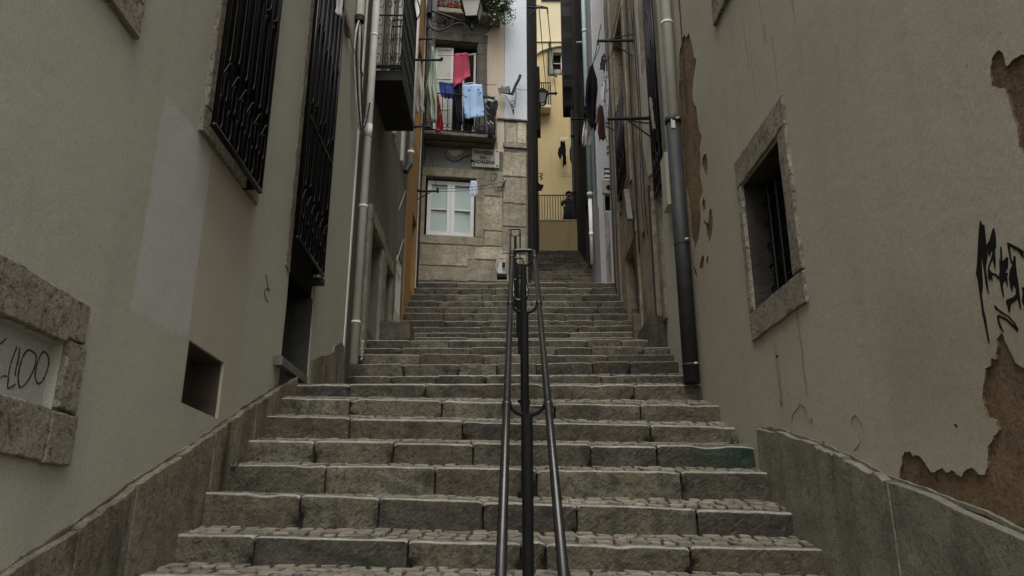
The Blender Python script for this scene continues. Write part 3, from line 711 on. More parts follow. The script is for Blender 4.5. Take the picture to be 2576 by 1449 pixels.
# below the picture the flight goes on down to the street
low = []
D, zl, zr = 4.40, steps[0][1]-.158-.055, steps[0][2]-.14-.06
while zl > .12 and D > 1.2:
    low.append([D, zl, zr, .16, .16]); D -= .42; zl -= .212; zr -= .205
steps = low[::-1] + steps
NL = len(low)
jpx = {0:[640,1027,1310,1372,1735], 1:[757,955,1215,1450,1750], 2:[820,1095,1350,1712], 3:[790,990,1190,1485,1652], 4:[880,1163,1385,1635], 5:[880,1112,1395,1610], 6:[878,1070,1370,1595]}
rs = random.Random(11)
def block(mb, x0, x1, D, zf, h, depth, amp, nx, nz, tint, seed, slope=0.0):
    """one rough kerb stone; zf(x) height of the nosing, h(x) height of the riser"""
    prof = []
    rad = .016 + rs.uniform(-.005, .006)
    hb = h((x0+x1)/2) + .10
    for k in range(nz+1): prof.append((0, -hb + (hb-rad)*k/nz))
    for k in range(1, 4):
        t = math.pi/2*k/4; prof.append((rad-rad*math.cos(t), -rad+rad*math.sin(t)))
    prof.append((rad, 0)); prof.append((depth*.5, 0)); prof.append((depth, .0))
    np_ = len(prof); vs = []; ts = []
    chips = [(rs.uniform(.35,.75), rs.uniform(.03,.09)) if rs.random() < .4 else None for _ in range(2)]
    lean = rs.uniform(0, .014); dz = rs.uniform(-.008, .006); dy = rs.uniform(-.014, .012)
    for i in range(nx+1):
        t = i/nx; x = x0+(x1-x0)*t
        e = min(t, 1-t)*(x1-x0)
        ed = max(0, 1-e/.022)
        for (py, pz) in prof:
            q = Vector((x*5, py*5+seed, pz*5+seed*.37))
            n1 = noise.noise(q)*.7+noise.noise(q*2.7)*.45+noise.noise(q*6.5)*.22
            n2 = noise.noise(q*1.3+Vector((31,7,2)))
            front = 1.0 if py < rad*1.01 else .35
            ch = max(0, noise.noise(Vector((x*3.3+seed*2,pz*2,seed)))-.33)*.07 if -pz < .05 else 0
            y = py + n1*amp*front + ed*.013 - pz*0 + lean*(-pz) + dy + ch
            z = pz + n2*amp*.2 - ed*.008 + dz*(1 if pz > -.12 else .3) - ch*.6
            z += slope*max(0, py)
            cp_ = chips[0] if t < .5 else chips[1]
            if cp_ and e < cp_[1] and py < rad*.5:
                dd_ = -pz/max(.05, hb-.1)
                if dd_ > cp_[0]: y += .055*(1-e/cp_[1])*min(1, (dd_-cp_[0])*5)
            vs.append((x + (.004 if i == 0 else -.004 if i == nx else 0) + n2*.002, D+y, zf(x)+z)); tt = tint(x) if callable(tint) else tint
            ts.append((tt[0], tt[1], tt[2], .5 if py > rad*1.2 else 1.0 if pz > -rad*.4 else .3 if pz > -rad*.9 else 0.0))  # alpha: wear and sky brightness painted on rim and top
    fs = []
    for i in range(nx):
        for k in range(np_-1): fs.append((i*np_+k, i*np_+k+1, (i+1)*np_+k+1, (i+1)*np_+k))
    b = len(vs)
    for i in (0, nx):
        vs += [(vs[i*np_][0], D+depth, vs[i*np_][2])]; ts.append(ts[i*np_])
    fs.append(tuple(range(np_)) + (b,)); fs.append(tuple(nx*np_+k for k in range(np_)) + (b+1,))
    mb.add(vs, fs, ts)
def cobbles(mb, x0f, x1f, y0, y1, zf, size, ridx):
    rows = max(1, int(round((y1-y0)/size))); dy = (y1-y0)/rows
    cur = rs.uniform(0, .1)
    for r in range(rows):
        ya, yb = y0+dy*r, y0+dy*(r+1); ym = (ya+yb)/2
        x = x0f(ym) - rs.uniform(0, .1); x1 = x1f(ym)
        while x < x1:
            w = size*rs.uniform(.7, 1.75); g = .012+rs.uniform(0,.011)
            c = []
            for (cx, cy) in ((x, ya), (x+w*.5, ya), (x+w, ya), (x+w, yb), (x+w*.45, yb), (x, yb)):
                k = Vector((cx*9, cy*9, ridx*2.3)); c.append(Vector((cx+noise.noise(k*2)*.030, cy+noise.noise(k*2+Vector((5,5,5)))*.034)))
            m = sum(c, Vector((0,0)))/6
            h = rs.uniform(-.006, .006); tl = (rs.uniform(-.05,.05), rs.uniform(-.05,.05))
            lo = [m+(p-m)*(1-g/size*1.1) for p in c]; hi = [m+(p-m)*(1-(g+.006)/size*1.1) for p in c]
            vs = [(p.x, p.y, zf(p.x, p.y)-.034) for p in lo] + [(p.x, p.y, zf(p.x,p.y)+.002+h+(p.x-m.x)*tl[0]+(p.y-m.y)*tl[1]) for p in lo] + \
                 [(p.x, p.y, zf(p.x,p.y)+.0055+h+(p.x-m.x)*tl[0]+(p.y-m.y)*tl[1]) for p in hi] + [(m.x, m.y, zf(m.x,m.y)+.0065+h)]
            fs = []
            for b in (0, 6):
                for i in range(6): fs.append((b+i, b+(i+1)%6, b+6+(i+1)%6, b+6+i))
            for i in range(6): fs.append((12+i, 12+(i+1)%6, 18))
            mb.add(vs, fs, (rs.random(), 0, max(0, rs.random()-.6)))
            x += w
for i, (D, zl, zr, hL, hR) in enumerate(steps):
    k = i - NL
    nxt = steps[i+1] if i+1 < len(steps) else [17.1, None, None, .15, .15]
    if nxt[1] is None: nxt = [17.2, zat(1345,706,17.2), zat(1495,706,17.2), .16, .16]
    xL = -2.03; xR = xright(D)+.03
    if k == 6: xL = -2.03
    def zf(x, zl=zl, zr=zr, xL=xL, xR=xR): return zl+(zr-zl)*(x-xL)/(xR-xL) + .005*noise.noise(Vector((x*1.1, zl*3, 0)))
    def hf(x, hL=hL, hR=hR, xL=xL, xR=xR): return hL+(hR-hL)*(x-xL)/(xR-xL)
    if k in jpx: js = [ (u-1288)/F*(D/ray(u, near[k][2])[1]) for u in jpx[k]]
    else:
        js = []; x = xL+rs.uniform(.4, .9)
        while x < xR-.35: js.append(x); x += rs.uniform(.45, 1.0)
    xs = [xL] + js + [xR]
    fine = k < 7
    mb = MB()
    depth = min(.085 if k < 7 else .15, (nxt[0]-D)*.5)
    slope = ((nxt[1]-nxt[3]+nxt[2]-nxt[4])-(zl+zr))/2/(nxt[0]-D)
    for j in range(len(xs)-1):
        a, b = xs[j]+.003, xs[j+1]-.003
        if b-a < .06: continue
        tv = (rs.random(), 0, max(0, rs.random()-.55)*1.3)
        tint = tv
        if k == 3 and j == len(xs)-2:
            tint = lambda x, a=a, b=b, tv=tv: (tv[0], max(0, min(1, (x-a-.28*(b-a))/(.3*(b-a)))), tv[2])
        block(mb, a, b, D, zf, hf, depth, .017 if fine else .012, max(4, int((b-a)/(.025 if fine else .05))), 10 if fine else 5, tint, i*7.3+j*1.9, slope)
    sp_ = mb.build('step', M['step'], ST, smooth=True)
    try: sp_.data.set_sharp_from_angle(angle=math.radians(50))
    except Exception: pass
    # sloping cobbled tread up to the next riser
    D2, zl2, zr2, h2L, h2R = nxt
    def tz(x, y, zf=zf, D=D, D2=D2, zl2=zl2, zr2=zr2, h2L=h2L, h2R=h2R):
        t = max(0, min(1, (y-D)/(D2-D))); f = (x+2.03)/4.1
        return zf(x)*(1-t) + (zl2-h2L+((zr2-h2R)-(zl2-h2L))*f)*t
    x0f = lambda y: -2.02
    x1f = lambda y: xright(y)+.02
    g = MB(); n = 14; ny = 4; vs = []; fs = []
    for yy_ in range(ny+1):
        y = D+.02+(D2+.08-D-.02)*yy_/ny
        for xx in range(n+1):
            x = -2.04+(xright(y)+.04+2.04)*xx/n; vs.append((x, y, tz(x, y)-.030))
    for a in range(ny):
        for b in range(n): fs.append((a*(n+1)+b, a*(n+1)+b+1, (a+1)*(n+1)+b+1, (a+1)*(n+1)+b))
    vs += [(-2.04, D+.05, tz(-2.04,D)-.03), (xright(D)+.04, D+.05, tz(xright(D),D)-.03), (xright(D)+.04, D+.05, zr-.8), (-2.04, D+.05, zl-.8)]; fs.append(tuple(len(vs)-4+q_ for q_ in range(4)))
    g.add(vs, fs); g.build('tread_bed', M['grout'], sp_)
    mb = MB(); cobbles(mb, x0f, x1f, D+depth+.005, D2+.015, tz, .082 if k < 7 else .12, i)
    mb.build('cobbles', M['cobble'], sp_)
# street at the foot of the stairs
zst = 0.0
g = MB()
g.add([(-60,-60,0),(60,-60,0),(60,low[-1][0]+.0,0),(-60,low[-1][0],0)], [(0,1,2,3)])
g.build('ground', M['cobble'], None, kind='structure', loc=(0,0,0))

# =================================================================== HANDRAILS
def rail_set(label, tA, tB, zA, zB, w, posts, xc0, xc1, rp, group='central handrails', low_bend=False, ext=None):
    """posts: list of (depth D, base z). rails run from (tA,zA) up to (tB,zB); xc = centre x"""
    R = thing('handrail', (xc0, posts[0][0], posts[0][1]), label, 'handrail', group)
    hw = w/2; sl = (zB-zA)/(tB-tA)
    def C(D): t = (D-tA)/(tB-tA); return xc0+(xc1-xc0)*t, zA+(zB-zA)*t
    for sg in (-1, 1):
        m_ = MB(); pts = []
        D0 = tA; D1 = tB-.06
        for D in (D0, D1): x, z = C(D); pts.append((x+sg*hw, D, z))
        m_.tube(pts, rp, 14)
        for Dp, zb in posts:
            x, z = C(Dp-.12)
            if Dp-.16 > tA: m_.tube([(x+sg*hw, Dp-.14, z-.02*sl), (x+sg*hw, Dp-.10, z+.02*sl)], rp*1.28, 14)
        m_.build('rail', M['rail'], R, smooth=True)
    m_ = MB(); x, z = C(tB-.07); x2, z2 = C(tB)
    m_.tube(bez([(x-hw, tB-.07, z), (x-hw*.93, tB-.02, z2-.015), (x-hw*.6, tB, z2+.004), (x, tB, z2+.008), (x+hw*.6, tB, z2+.004), (x+hw*.93, tB-.02, z2-.015), (x+hw, tB-.07, z)], 5), rp*1.02, 14)
    m_.build('end_bend', M['rail'], R, smooth=True)
    if low_bend:
        m_ = MB(); x, z = C(tA)
        m_.tube(bez([(x-hw, tA, z), (x-hw, tA-.05, z-.06), (x-hw*.7, tA-.06, z-.12), (x, tA-.06, z-.13), (x+hw*.7, tA-.06, z-.12), (x+hw, tA-.05, z-.06), (x+hw, tA, z)], 5), rp*1.02, 14)
        m_.build('end_bend', M['rail'], R, smooth=True)
    for Dp, zb in posts:
        x, z = C(Dp); m_ = MB()
        m_.tube([(x, Dp, zb-.08), (x, Dp, z-.105)], .028, 16); m_.lathe((x, Dp, zb), [(.055,-.05),(.055,.012),(.034,.02)], 16)
        m_.build('post', M['post'], R, smooth=False)
        m_ = MB(); pts = []
        for k in range(13):
            t = math.pi*k/12; pts.append((x-hw*math.cos(t), Dp, z-.012-hw*.98*math.sin(t)))
        m_.tube(pts, .0105, 8); m_.build('bracket', M['post'], R, smooth=True)
    return R
def zground(D):
    for i in range(len(steps)-1):
        if steps[i][0] <= D < steps[i+1][0]:
            t = (D-steps[i][0])/(steps[i+1][0]-steps[i][0])
            return (steps[i][1]+steps[i][2])/2*(1-t)+((steps[i+1][1]+steps[i+1][2])/2-.15)*t
    return (steps[-1][1]+steps[-1][2])/2
pa = onY(1326, 990, 4.02); pb = onY(1316, 632, 6.82)
hw_ = .098
slA = (pb.z-pa.z)/(6.82-4.02)
DA = 2.3
rail_set('long near double handrail of worn steel pipes on black posts', DA, 6.82, pa.z-slA*(4.02-DA), pb.z, .204,
         [(4.02, zground(4.02)), (5.50, zground(5.50)), (6.72, zground(6.72))], pa.x-(pb.x-pa.x)/(6.82-4.02)*(4.02-DA), pb.x, .0192)
p0 = onY(1309, 735, 10.0); p1 = onY(1302, 650, 13.2)
rail_set('shorter middle double handrail showing behind the end of the nearest one', 10.0, 13.2, p0.z, p1.z, .18, [(10.3, zground(10.3)), (12.9, zground(12.9))], p0.x, p1.x, .0192, low_bend=True)
p0 = onY(1295, 690, 14.2); p1 = onY(1296.5, 577, 15.95)
rail_set('farthest double handrail standing before the corner of the facing house', 14.2, 15.95, p0.z, p1.z, .2, [(14.4, zground(14.4)), (15.85, zground(15.85))], p0.x, p1.x, .0192, low_bend=True)
# =================================================================== LEFT, BEYOND THE CORNER: grey stone house and ochre house
def g2(X, Y): return (847.4+X/3.849, 357.8+Y/3.849)
zs0 = lambda D: zground(D)
GH = thing('house', (-2.0, 11.5, zground(10)), 'narrow grey house of stone jambs and dark doors under an iron balcony', 'house')
G0, G1 = S_END+.001, 13.95
da = [(10.47,11.40,zground(11.4)+.02,6.0), (11.80,12.43,zground(12.4)+.02,5.9), (13.05,13.75,zground(13.7)+.02,6.6)]
up = [(10.35,11.15,8.15,10.9), (12.1,12.9,8.3,10.9)]
mb = MB()
panel(mb, LEFT, [(G0,1.0),(G1,1.0),(G1,14.5),(G0,14.5)], [rect(a,b,c,d) for a,b,c,d in da+up], -.02, [.30,.28,.10,.2,.2], -3.4)
mb.build('wall', M['dark_plaster'], GH)
for (a,b,c,d), mt in zip(da[:2], ('dark_plaster','dark_plaster')):
    W = MB(); W.pbox(LEFT, a-.02, b+.02, c-.4, d+.02, -.33, -.22)
    dd = W.build('door', M[mt], GH)
    m_ = MB()
    m_.prism(LEFT, jag(rect(a-.22,a-.01,2.4,d+.02),.08,.006,int(a*9)), -.04, .03, .008)
    m_.prism(LEFT, jag(rect(b+.01,b+.17,2.6,d+.02),.08,.006,int(a*7)), -.04, .03, .008)
    m_.prism(LEFT, jag(rect(a-.2,b+.16,d+.03,d+.25),.08,.006,int(a*5)), -.04, .035, .008)
    m_.build('surround', M['grey_stone'], dd)
    W = MB()
    for k in range(3): W.pbox(LEFT, a+.1+k*(b-a-.2)/3, a+.06+(k+1)*(b-a-.2)/3, c+.3, c+1.6, -.22, -.205)
    W.pbox(LEFT, a+.08, b-.08, d-.75, d-.1, -.22, -.21, 0); W.build('door_panels', M['dark_wood'], dd)
a,b,c,d = da[1]
W = MB(); W.pbox(LEFT, a+.1, b-.05, 4.72, 5.35, -.205, -.19); W.build('door_grating', M['black'], dd)
a,b,c,d = da[2]
W = MB(); W.pbox(LEFT, a-.02, b+.02, c-.3, d+.02, -.14, -.1); gd = W.build('gate', M['black'], GH, label='barred door with pale frame bars')
W = MB()
for k in range(5): W.pbox(LEFT, a+(b-a)*k/4-.018, a+(b-a)*k/4+.018, c, d, -.06, -.03)
for z in (c+.9, c+1.9, c+2.7): W.pbox(LEFT, a, b, z, z+.05, -.062, -.032)
for z in (c+1.0, c+2.0): beam(W, LEFT.P(a,z,-.03), LEFT.P(b,z+.7,-.03), .03, .03)
W.build('bars', M['pipe_light'], gd)
for (a,b,c,d) in up:
    W = MB(); W.pbox(LEFT, a-.01, b+.01, c-.02, d+.02, -.25, -.21); bd = W.build('balcony_door', M['glass_dark'], GH)
    W = MB()
    for q in (a, (a+b)/2-.03, b-.06): W.pbox(LEFT, q, q+.06, c, d, -.21, -.16)
    for q in (c, c+1.0, d-.07): W.pbox(LEFT, a+.06, b-.06, q, q+.07, -.208, -.165)
    W.build('frame', M['white_frame'], bd)
    m_ = MB(); m_.prism(LEFT, rect(a-.18,a-.01,c,d+.2), -.03,.03,.008); m_.prism(LEFT, rect(b+.01,b+.18,c,d+.2), -.03,.03,.008); m_.build('surround', M['pipe_light'], bd)
# balcony
zb_ = 8.06; by0, by1, bo = 9.72, 11.15, .45
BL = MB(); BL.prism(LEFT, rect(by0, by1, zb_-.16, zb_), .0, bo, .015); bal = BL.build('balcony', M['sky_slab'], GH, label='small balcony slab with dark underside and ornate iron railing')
R_ = MB(); rr = random.Random(4)
def rail_side(P, n, z0, h, scroll=True):
    """P(t)-> xy point along one side"""
    a, b = P(0), P(1)
    for z in (z0+.06, z0+h, z0+h*.93, z0+h*.5): R_.tube([(a.x,a.y,z),(b.x,b.y,z)], .013, 6)
    for i in range(n+1):
        q = P(i/n); R_.tube([(q.x,q.y,z0),(q.x,q.y,z0+h)], .009, 6)
    if scroll:
        for i in range(n):
            q0, q1 = P((i+.08)/n), P((i+.92)/n)
            for (zc, hh) in ((z0+.2,.24),(z0+.52,.26),(z0+.84,.26),(z0+1.16,.26),(z0+1.5,.26)):
                pts = []
                for k in range(15):
                    t = k/14; ang = 2*math.pi*1.35*t; rd = (1-.75*t)
                    f = .5+.5*math.cos(ang)*rd*(1 if i % 2 else -1)
                    q = q0.lerp(q1, f); pts.append((q.x, q.y, zc+hh*.5*math.sin(ang)*rd))
                R_.tube(pts, .006, 5)
A_, B_, C_, D_ = (LEFT.P(by0+.03,0,.02), LEFT.P(by0+.03,0,bo-.03), LEFT.P(by1-.03,0,bo-.03), LEFT.P(by1-.03,0,.02))
rail_side(lambda t: A_.lerp(B_, t), 3, zb_, 1.9)
rail_side(lambda t: B_.lerp(C_, t), 15, zb_, 1.9)
rail_side(lambda t: D_.lerp(C_, t), 3, zb_, 1.9)
for c_ in (B_, C_): R_.tube(bez([(c_.x,c_.y,zb_+1.9),(c_.x+.05,c_.y,zb_+2.1),(c_.x-.1,c_.y,zb_+2.5),(c_.x-.4,c_.y,zb_+2.7)],6), .012, 6)
R_.tube([LEFT.P(by0-.04,zb_+.05,.02), LEFT.P(by0-.04,zb_+.05,bo)], .02, 6)
R_.build('railing', M['iron'], bal)
# white drainpipe on the corner of the grey house
zp0 = onY(885, 918, S_END+.2).z
pipe(GH, LEFT, S_END+.19, .085, zp0, 14.0, .052, 'pipe_white', [(onY(905,497,9.4).z,1.0,.02),(onY(896,521,9.4).z,1.14,.03),(onY(880,812,9.4).z,1.12,.03),(8.4,1.1,.03),(6.9,1.05,.2)], label='white painted drainpipe')
zq = onY(1015, 405, 13.3).z
p = pipe(GH, LEFT, 13.45, .09, zq, 14.2, .056, 'pipe_white', [(zq+.25,1.15,.06)], label='white drainpipe ending above the barred door')
m_ = MB(); m_.tube(bez([LEFT.P(13.45,zq+.02,.09), LEFT.P(13.4,zq-.08,.06), LEFT.P(13.35,zq-.2,.02)],5), .055, 12); m_.build('outlet', M['pipe_dark'], p, smooth=True)
# little wall plate and sloping stone guard at the doors
W = MB(); W.add([LEFT.P(12.75,zground(12.75),.28),LEFT.P(13.2,zground(13.2),.2),LEFT.P(12.8,zground(12.8)+.55,.02),LEFT.P(12.7,zground(12.8),.0),LEFT.P(13.25,zground(13.2),.0)],[(0,1,2),(0,2,3),(1,4,2),(0,3,4,1)])
W.build('door_guard', M['grey_stone'], GH)
# rubble block on the landing
S = MB(); bx0, bx1 = -1.86, -1.42; bz = zground(10.9)
S.hexa([(bx0,10.75,bz-.03),(bx1,10.72,bz-.03),(bx1+.01,11.2,bz-.0),(bx0,11.2,bz),(bx0+.01,10.78,bz+.26),(bx1-.02,10.76,bz+.245),(bx1-.01,11.18,bz+.27),(bx0+.01,11.18,bz+.27)])
me_o = S.build('stone_block', M['block_dark'], label='squarish dark stone block lying on the landing by the left doors', cat='stone block')
bv = me_o.modifiers.new('b', 'BEVEL'); bv.width = .02; bv.segments = 3
S = MB()
for k in range(6):
    t0 = k/6; S.tube([LEFT.P(10.02+.015*math.sin(k*2), zground(10.1)+.05+.045*k, .05), LEFT.P(10.06-.015*math.sin(k*2), zground(10.1)+.085+.045*k, .06)], .012, 6)
S.build('rope', M['pipe_light'], label='short pale twisted rope end hanging low beside the white drainpipe', cat='rope')

OH = thing('house', (-2.0, 14.8, zground(14.5)), 'narrow ochre painted house squeezed in before the facing house', 'house')
od = rect(14.75, 15.4, zground(15.0)+.05, 8.1)
mb = MB(); panel(mb, LEFT, [(13.952,2.5),(16.08,2.5),(16.08,15),(13.952,15)], [od, rect(14.5,15.3,9.6,12.0)], 0, [.2,.2], -3.4); mb.build('wall', M['ochre'], OH)
W = MB(); W.pbox(LEFT, 14.72, 15.43, 4.2, 8.15, -.26, -.19); W.build('door', M['dark_wood'], OH)
W = MB(); W.pbox(LEFT, 14.48, 15.32, 9.58, 12.02, -.26, -.19); W.build('window', M['glass_dark'], OH)
sheet('stone_base', LEFT, [(13.96,3.3),(14.74,3.6),(14.74,5.75),(13.96,5.35)], .025, M['dark_plaster'], OH, .01, .06, 7, .04)
sheet('stone_base', LEFT, [(15.42,4.0),(16.05,4.2),(16.05,6.3),(15.42,6.1)], .025, M['grey_stone'], OH, .01, .06, 8, .04)
m_ = MB(); m_.prism(LEFT, rect(15.5,15.75,5,15), -.01, .02, .005); m_.build('corner_strip', M['pipe_light'], OH)
m_ = MB(); m_.tube([LEFT.P(15.55,6.5,.04),LEFT.P(15.5,9,.05),LEFT.P(15.55,12,.04),LEFT.P(15.5,15,.05)], .02, 6); m_.build('cable', M['cable'], OH)

# =================================================================== FACING HOUSE
def z3(X, Y): return (988.6+X/3.8475, Y/3.8475)
def z4(X, Y): return (988.6+X/3.8475, 339+Y/3.8475)
def pf(pts, off=0.0): return FACE.poly(pts, off)
def pr_(f, x0, y0, x1, y1, off=0.0):          # rectangle on the facade from two crop corners
    a = FACE.at(*f(x0, y0), off=off); b = FACE.at(*f(x1, y1), off=off)
    return min(a[0],b[0]), max(a[0],b[0]), min(a[1],b[1]), max(a[1],b[1])
FH = thing('house', FACE.P(1.2, zground(15.9)), 'facing house at the stair head with street plaque, laundry balcony and stone corner', 'house')
fw = FACE.at(1327, 500)[0]
lw = pr_(z4, 303, 385, 800, 985); lw = (FACE.at(1069,520)[0], FACE.at(1196,520)[0], FACE.at(1130,594)[1], FACE.at(1130,446)[1])
bd_ = (FACE.at(1092,180)[0], FACE.at(1200,180)[0], FACE.at(1150,338)[1]+.1, FACE.at(1150,106)[1])
ub = (FACE.at(1110,10)[0], FACE.at(1190,10)[0], FACE.at(1150,22)[1]+.15, 15.0)
mb = MB()
panel(mb, FACE, [(-.6,4.0),(fw-.03,4.0),(fw-.03,15.8),(-.6,15.8)], [rect(*lw), rect(*bd_), rect(*ub)], 0, [.2,.25,.25], None)
mb.build('wall', M['grey_render'], FH)
mb = MB()          # body of the house behind the facade
c0, c1 = FACE.P(-.6, 0, -.001), FACE.P(fw-.03, 0, -.001)
mb.hexa([(c0.x,c0.y+.4,4),(c1.x,c1.y+.4,4),(c1.x+.1,c1.y+3,4),(c0.x,c1.y+3,4),(c0.x,c0.y+.4,15.8),(c1.x,c1.y+.4,15.8),(c1.x+.1,c1.y+3,15.8),(c0.x,c1.y+3,15.8)])
mb.hexa([(c1.x-.05,c1.y+.0,4),(c1.x,c1.y,4),(c1.x,c1.y+.42,4),(c1.x-.05,c1.y+.42,4),(c1.x-.05,c1.y,15.8),(c1.x,c1.y,15.8),(c1.x,c1.y+.42,15.8),(c1.x-.05,c1.y+.42,15.8)])
mb.hexa([(c0.x,c0.y+.02,15.6),(c1.x,c1.y+.02,15.6),(c1.x,c1.y+.42,15.6),(c0.x,c0.y+.42,15.6),(c0.x,c0.y+.02,15.8),(c1.x,c1.y+.02,15.8),(c1.x,c1.y+.42,15.8),(c0.x,c0.y+.42,15.8)])
mb.build('side_wall', M['brown_side'], FH)
# painted render zones
uE = lambda v: FACE.at(1268, v)[0]
pk = [FACE.at(*p) for p in [(1226,-60),(1268,-60),(1268,382),(1252,384),(1250,345),(1248,250),(1226,240),(1223,112),(1213,105),(1195,97),(1225,85),(1238,70),(1228,30)]]
m_ = MB(); m_.prism(FACE, jag(pk,.06,.006,3), -.005, .014); m_.build('painted_render', M['pink_render'], FH)
bs = [(FACE.at(1268.5,200)[0], FACE.at(1290,302)[1]), (fw, FACE.at(1290,302)[1]), (fw,15.8), (FACE.at(1268.5,200)[0],15.8)]
m_ = MB(); m_.prism(FACE, bs, -.01, .03, .004); m_.build('painted_pilaster', M['blue_strip'], FH, label='pale blue painted corner strip')
W = MB(); q = FACE.at(1290,302); W.prism(FACE, [(FACE.at(1250,300)[0],q[1]-.03),(fw+.02,q[1]-.03),(fw+.02,q[1]),(FACE.at(1250,300)[0],q[1])], -.01,.06); W.build('ledge', M['ashlar_dark'], FH)
# ashlar masonry
blocks4 = [(250,1268,358,1412),(362,1278,720,1421),(726,1217,1036,1426),(262,1056,484,1268),(487,1062,720,1274),(724,1062,795,1212),(799,1082,1055,1213),(882,605,1054,932),(882,937,1054,1080),
  (1066,170,1284,410),(1070,415,1175,660),(1180,424,1284,672),(1066,676,1284,894),(1061,902,1120,1150),(1124,902,1284,1150),(1042,1156,1284,1426),(886,350,1056,595),(1066,84,1290,138)]
m_ = MB()
rb = random.Random(9)
for i, (x0,y0,x1,y1) in enumerate(blocks4):
    a0,a1,zz0,zz1 = pr_(z4, x0,y0,x1,y1)
    a0 = max(a0, -.15); a1 = min(a1, fw+.004)
    m_.prism(FACE, jag(rect(a0-.006,a1+.006,zz0-.006,zz1+.006),.05,.006,i), -.02, .016+rb.uniform(0,.006)+(.03 if i in (17,) else 0), .01, (rb.random()*.8+.2, 0, max(0,rb.random()-.75)))
for i, (x0,y0,x1,y1) in enumerate([(1005,1185,1195,1390),(1203,1185,1290,1395)]):
    a0,a1,zz0,zz1 = pr_(z3, x0,y0,x1,y1)
    if i == 0: a0 += .2
    m_.prism(FACE, jag(rect(a0-.002,min(a1,fw)+.002,zz0-.002,zz1+.002),.06,.006,i+40), -.02, .026, .01, (rb.random()*.8+.2,0,0))
m_.build('ashlar', M['ashlar'], FH)
m_ = MB(); a0 = FACE.at(1040,700)[0]; m_.prism(FACE, rect(-.5, fw-.002, 4.0, FACE.at(1150,612)[1]), -.02, .008); m_.prism(FACE, rect(FACE.at(1217,560)[0], fw-.003, FACE.at(1150,612)[1], FACE.at(1290,380)[1]), -.02, .0085)
m_.build('masonry_joints', M['mortar'], FH)
# lower window
def frame_win(parent, pl, a0,a1,z0,z1, off, leafs=2, bars=(.5,), fw_=.06, mat='white_frame', gl='pane_pale', th=.05, label=None):
    W = MB(); W.pbox(pl, a0, a1, z0, z1, off-.03, off-.012); w = W.build('window', M[gl], parent, label=label)
    W = MB(); wd = (a1-a0)/leafs
    for i in range(leafs):
        l0, l1 = a0+wd*i, a0+wd*(i+1)
        W.pbox(pl, l0, l0+fw_, z0, z1, off-.01, off+th); W.pbox(pl, l1-fw_, l1-.004, z0, z1, off-.01, off+th)
        W.pbox(pl, l0+fw_, l1-fw_, z0, z0+fw_, off-.01, off+th-.003); W.pbox(pl, l0+fw_, l1-fw_, z1-fw_, z1, off-.01, off+th-.003)
        for b in bars:
            z = z0+(z1-z0)*b; W.pbox(pl, l0+fw_, l1-fw_, z-.018, z+.018, off-.01, off+th-.012)
    W.build('frame', M[mat], w); return w
ww = frame_win(FH, FACE, lw[0]+.05, lw[1]-.02, lw[2]+.05, lw[3]-.06, -.14, 2, (.48,), .085, label='white two leaf window with pale panes')
W = MB(); W.pbox(FACE, lw[0]-.02, lw[1]+.02, lw[2]-.02, lw[3]+.02, -.24, -.19); W.build('recess', M['black'], ww)
L4 = lambda *r: rect(*pr_(z4, *r))
surround('surround', FACE, ww, [rect(lw[0]-.17, lw[1]+.17, lw[3]+.0, lw[3]+.21), rect(lw[1]+.004, lw[1]+.19, lw[2], lw[3]-.005), rect(lw[0]-.16, lw[0]-.004, lw[2], lw[3]-.005), rect(lw[0]-.17, lw[1]+.19, lw[2]-.2, lw[2]-.005)], .035, mat='facade_stone', seed=81)
# balcony door
bw_ = MB(); bw_.pbox(FACE, bd_[0]-.02, bd_[1]+.02, bd_[2]-.05, bd_[3]+.02, -.4, -.26); bwn = bw_.build('window', M['black'], FH, label='open balcony door with a net curtain')
surround('surround', FACE, bwn, [rect(bd_[0]-.16, bd_[1]+.24, bd_[3]+.0, bd_[3]+.24), rect(bd_[1]+.02, bd_[1]+.23, bd_[2], bd_[3]-.005), rect(bd_[0]-.15, bd_[0]-.004, bd_[2], bd_[3]-.005)], .05, mat='ashlar_dark', seed=91, amp=.01)
def leaf(name, pl, a0, a1, z0, z1, off0, off1, fwd, gl, parent, bars=(.55,)):
    """a casement standing between off0 at a0 and off1 at a1"""
    A = pl.P(a0, 0, off0); B = pl.P(a1, 0, off1); d = (B-A); n = Vector((d.y,-d.x,0)).normalized()
    q = Plane((A.x, A.y), (d.x, d.y), (n.x, n.y)); L = d.length
    W = MB(); W.pbox(q, .02, L-.02, z0+.02, z1-.02, -.004, .004); g_ = W.build(name, M[gl], parent)
    W = MB()
    for (x0,x1,y0,y1) in ((0,fwd,z0,z1),(L-fwd,L,z0,z1),(fwd,L-fwd,z0,z0+fwd),(fwd,L-fwd,z1-fwd,z1)): W.pbox(q,x0,x1,y0,y1,-.02,.02)
    for b in bars: z = z0+(z1-z0)*b; W.pbox(q, fwd, L-fwd, z-.015, z+.015, -.017, .017)
    W.build('frame', M['white_frame'], g_)
am = FACE.at(1141,170)[0]
leaf('casement', FACE, bd_[0]+.02, am, bd_[2]+.05, bd_[3]-.1, -.16, -.12, .055, 'curtain', bwn, (.25,.62))
leaf('casement', FACE, FACE.at(1166,170)[0], bd_[1]-.02, bd_[2]+.05, bd_[3]-.2, -.22, -.1, .045, 'glass_dark', bwn, (.3,.62))
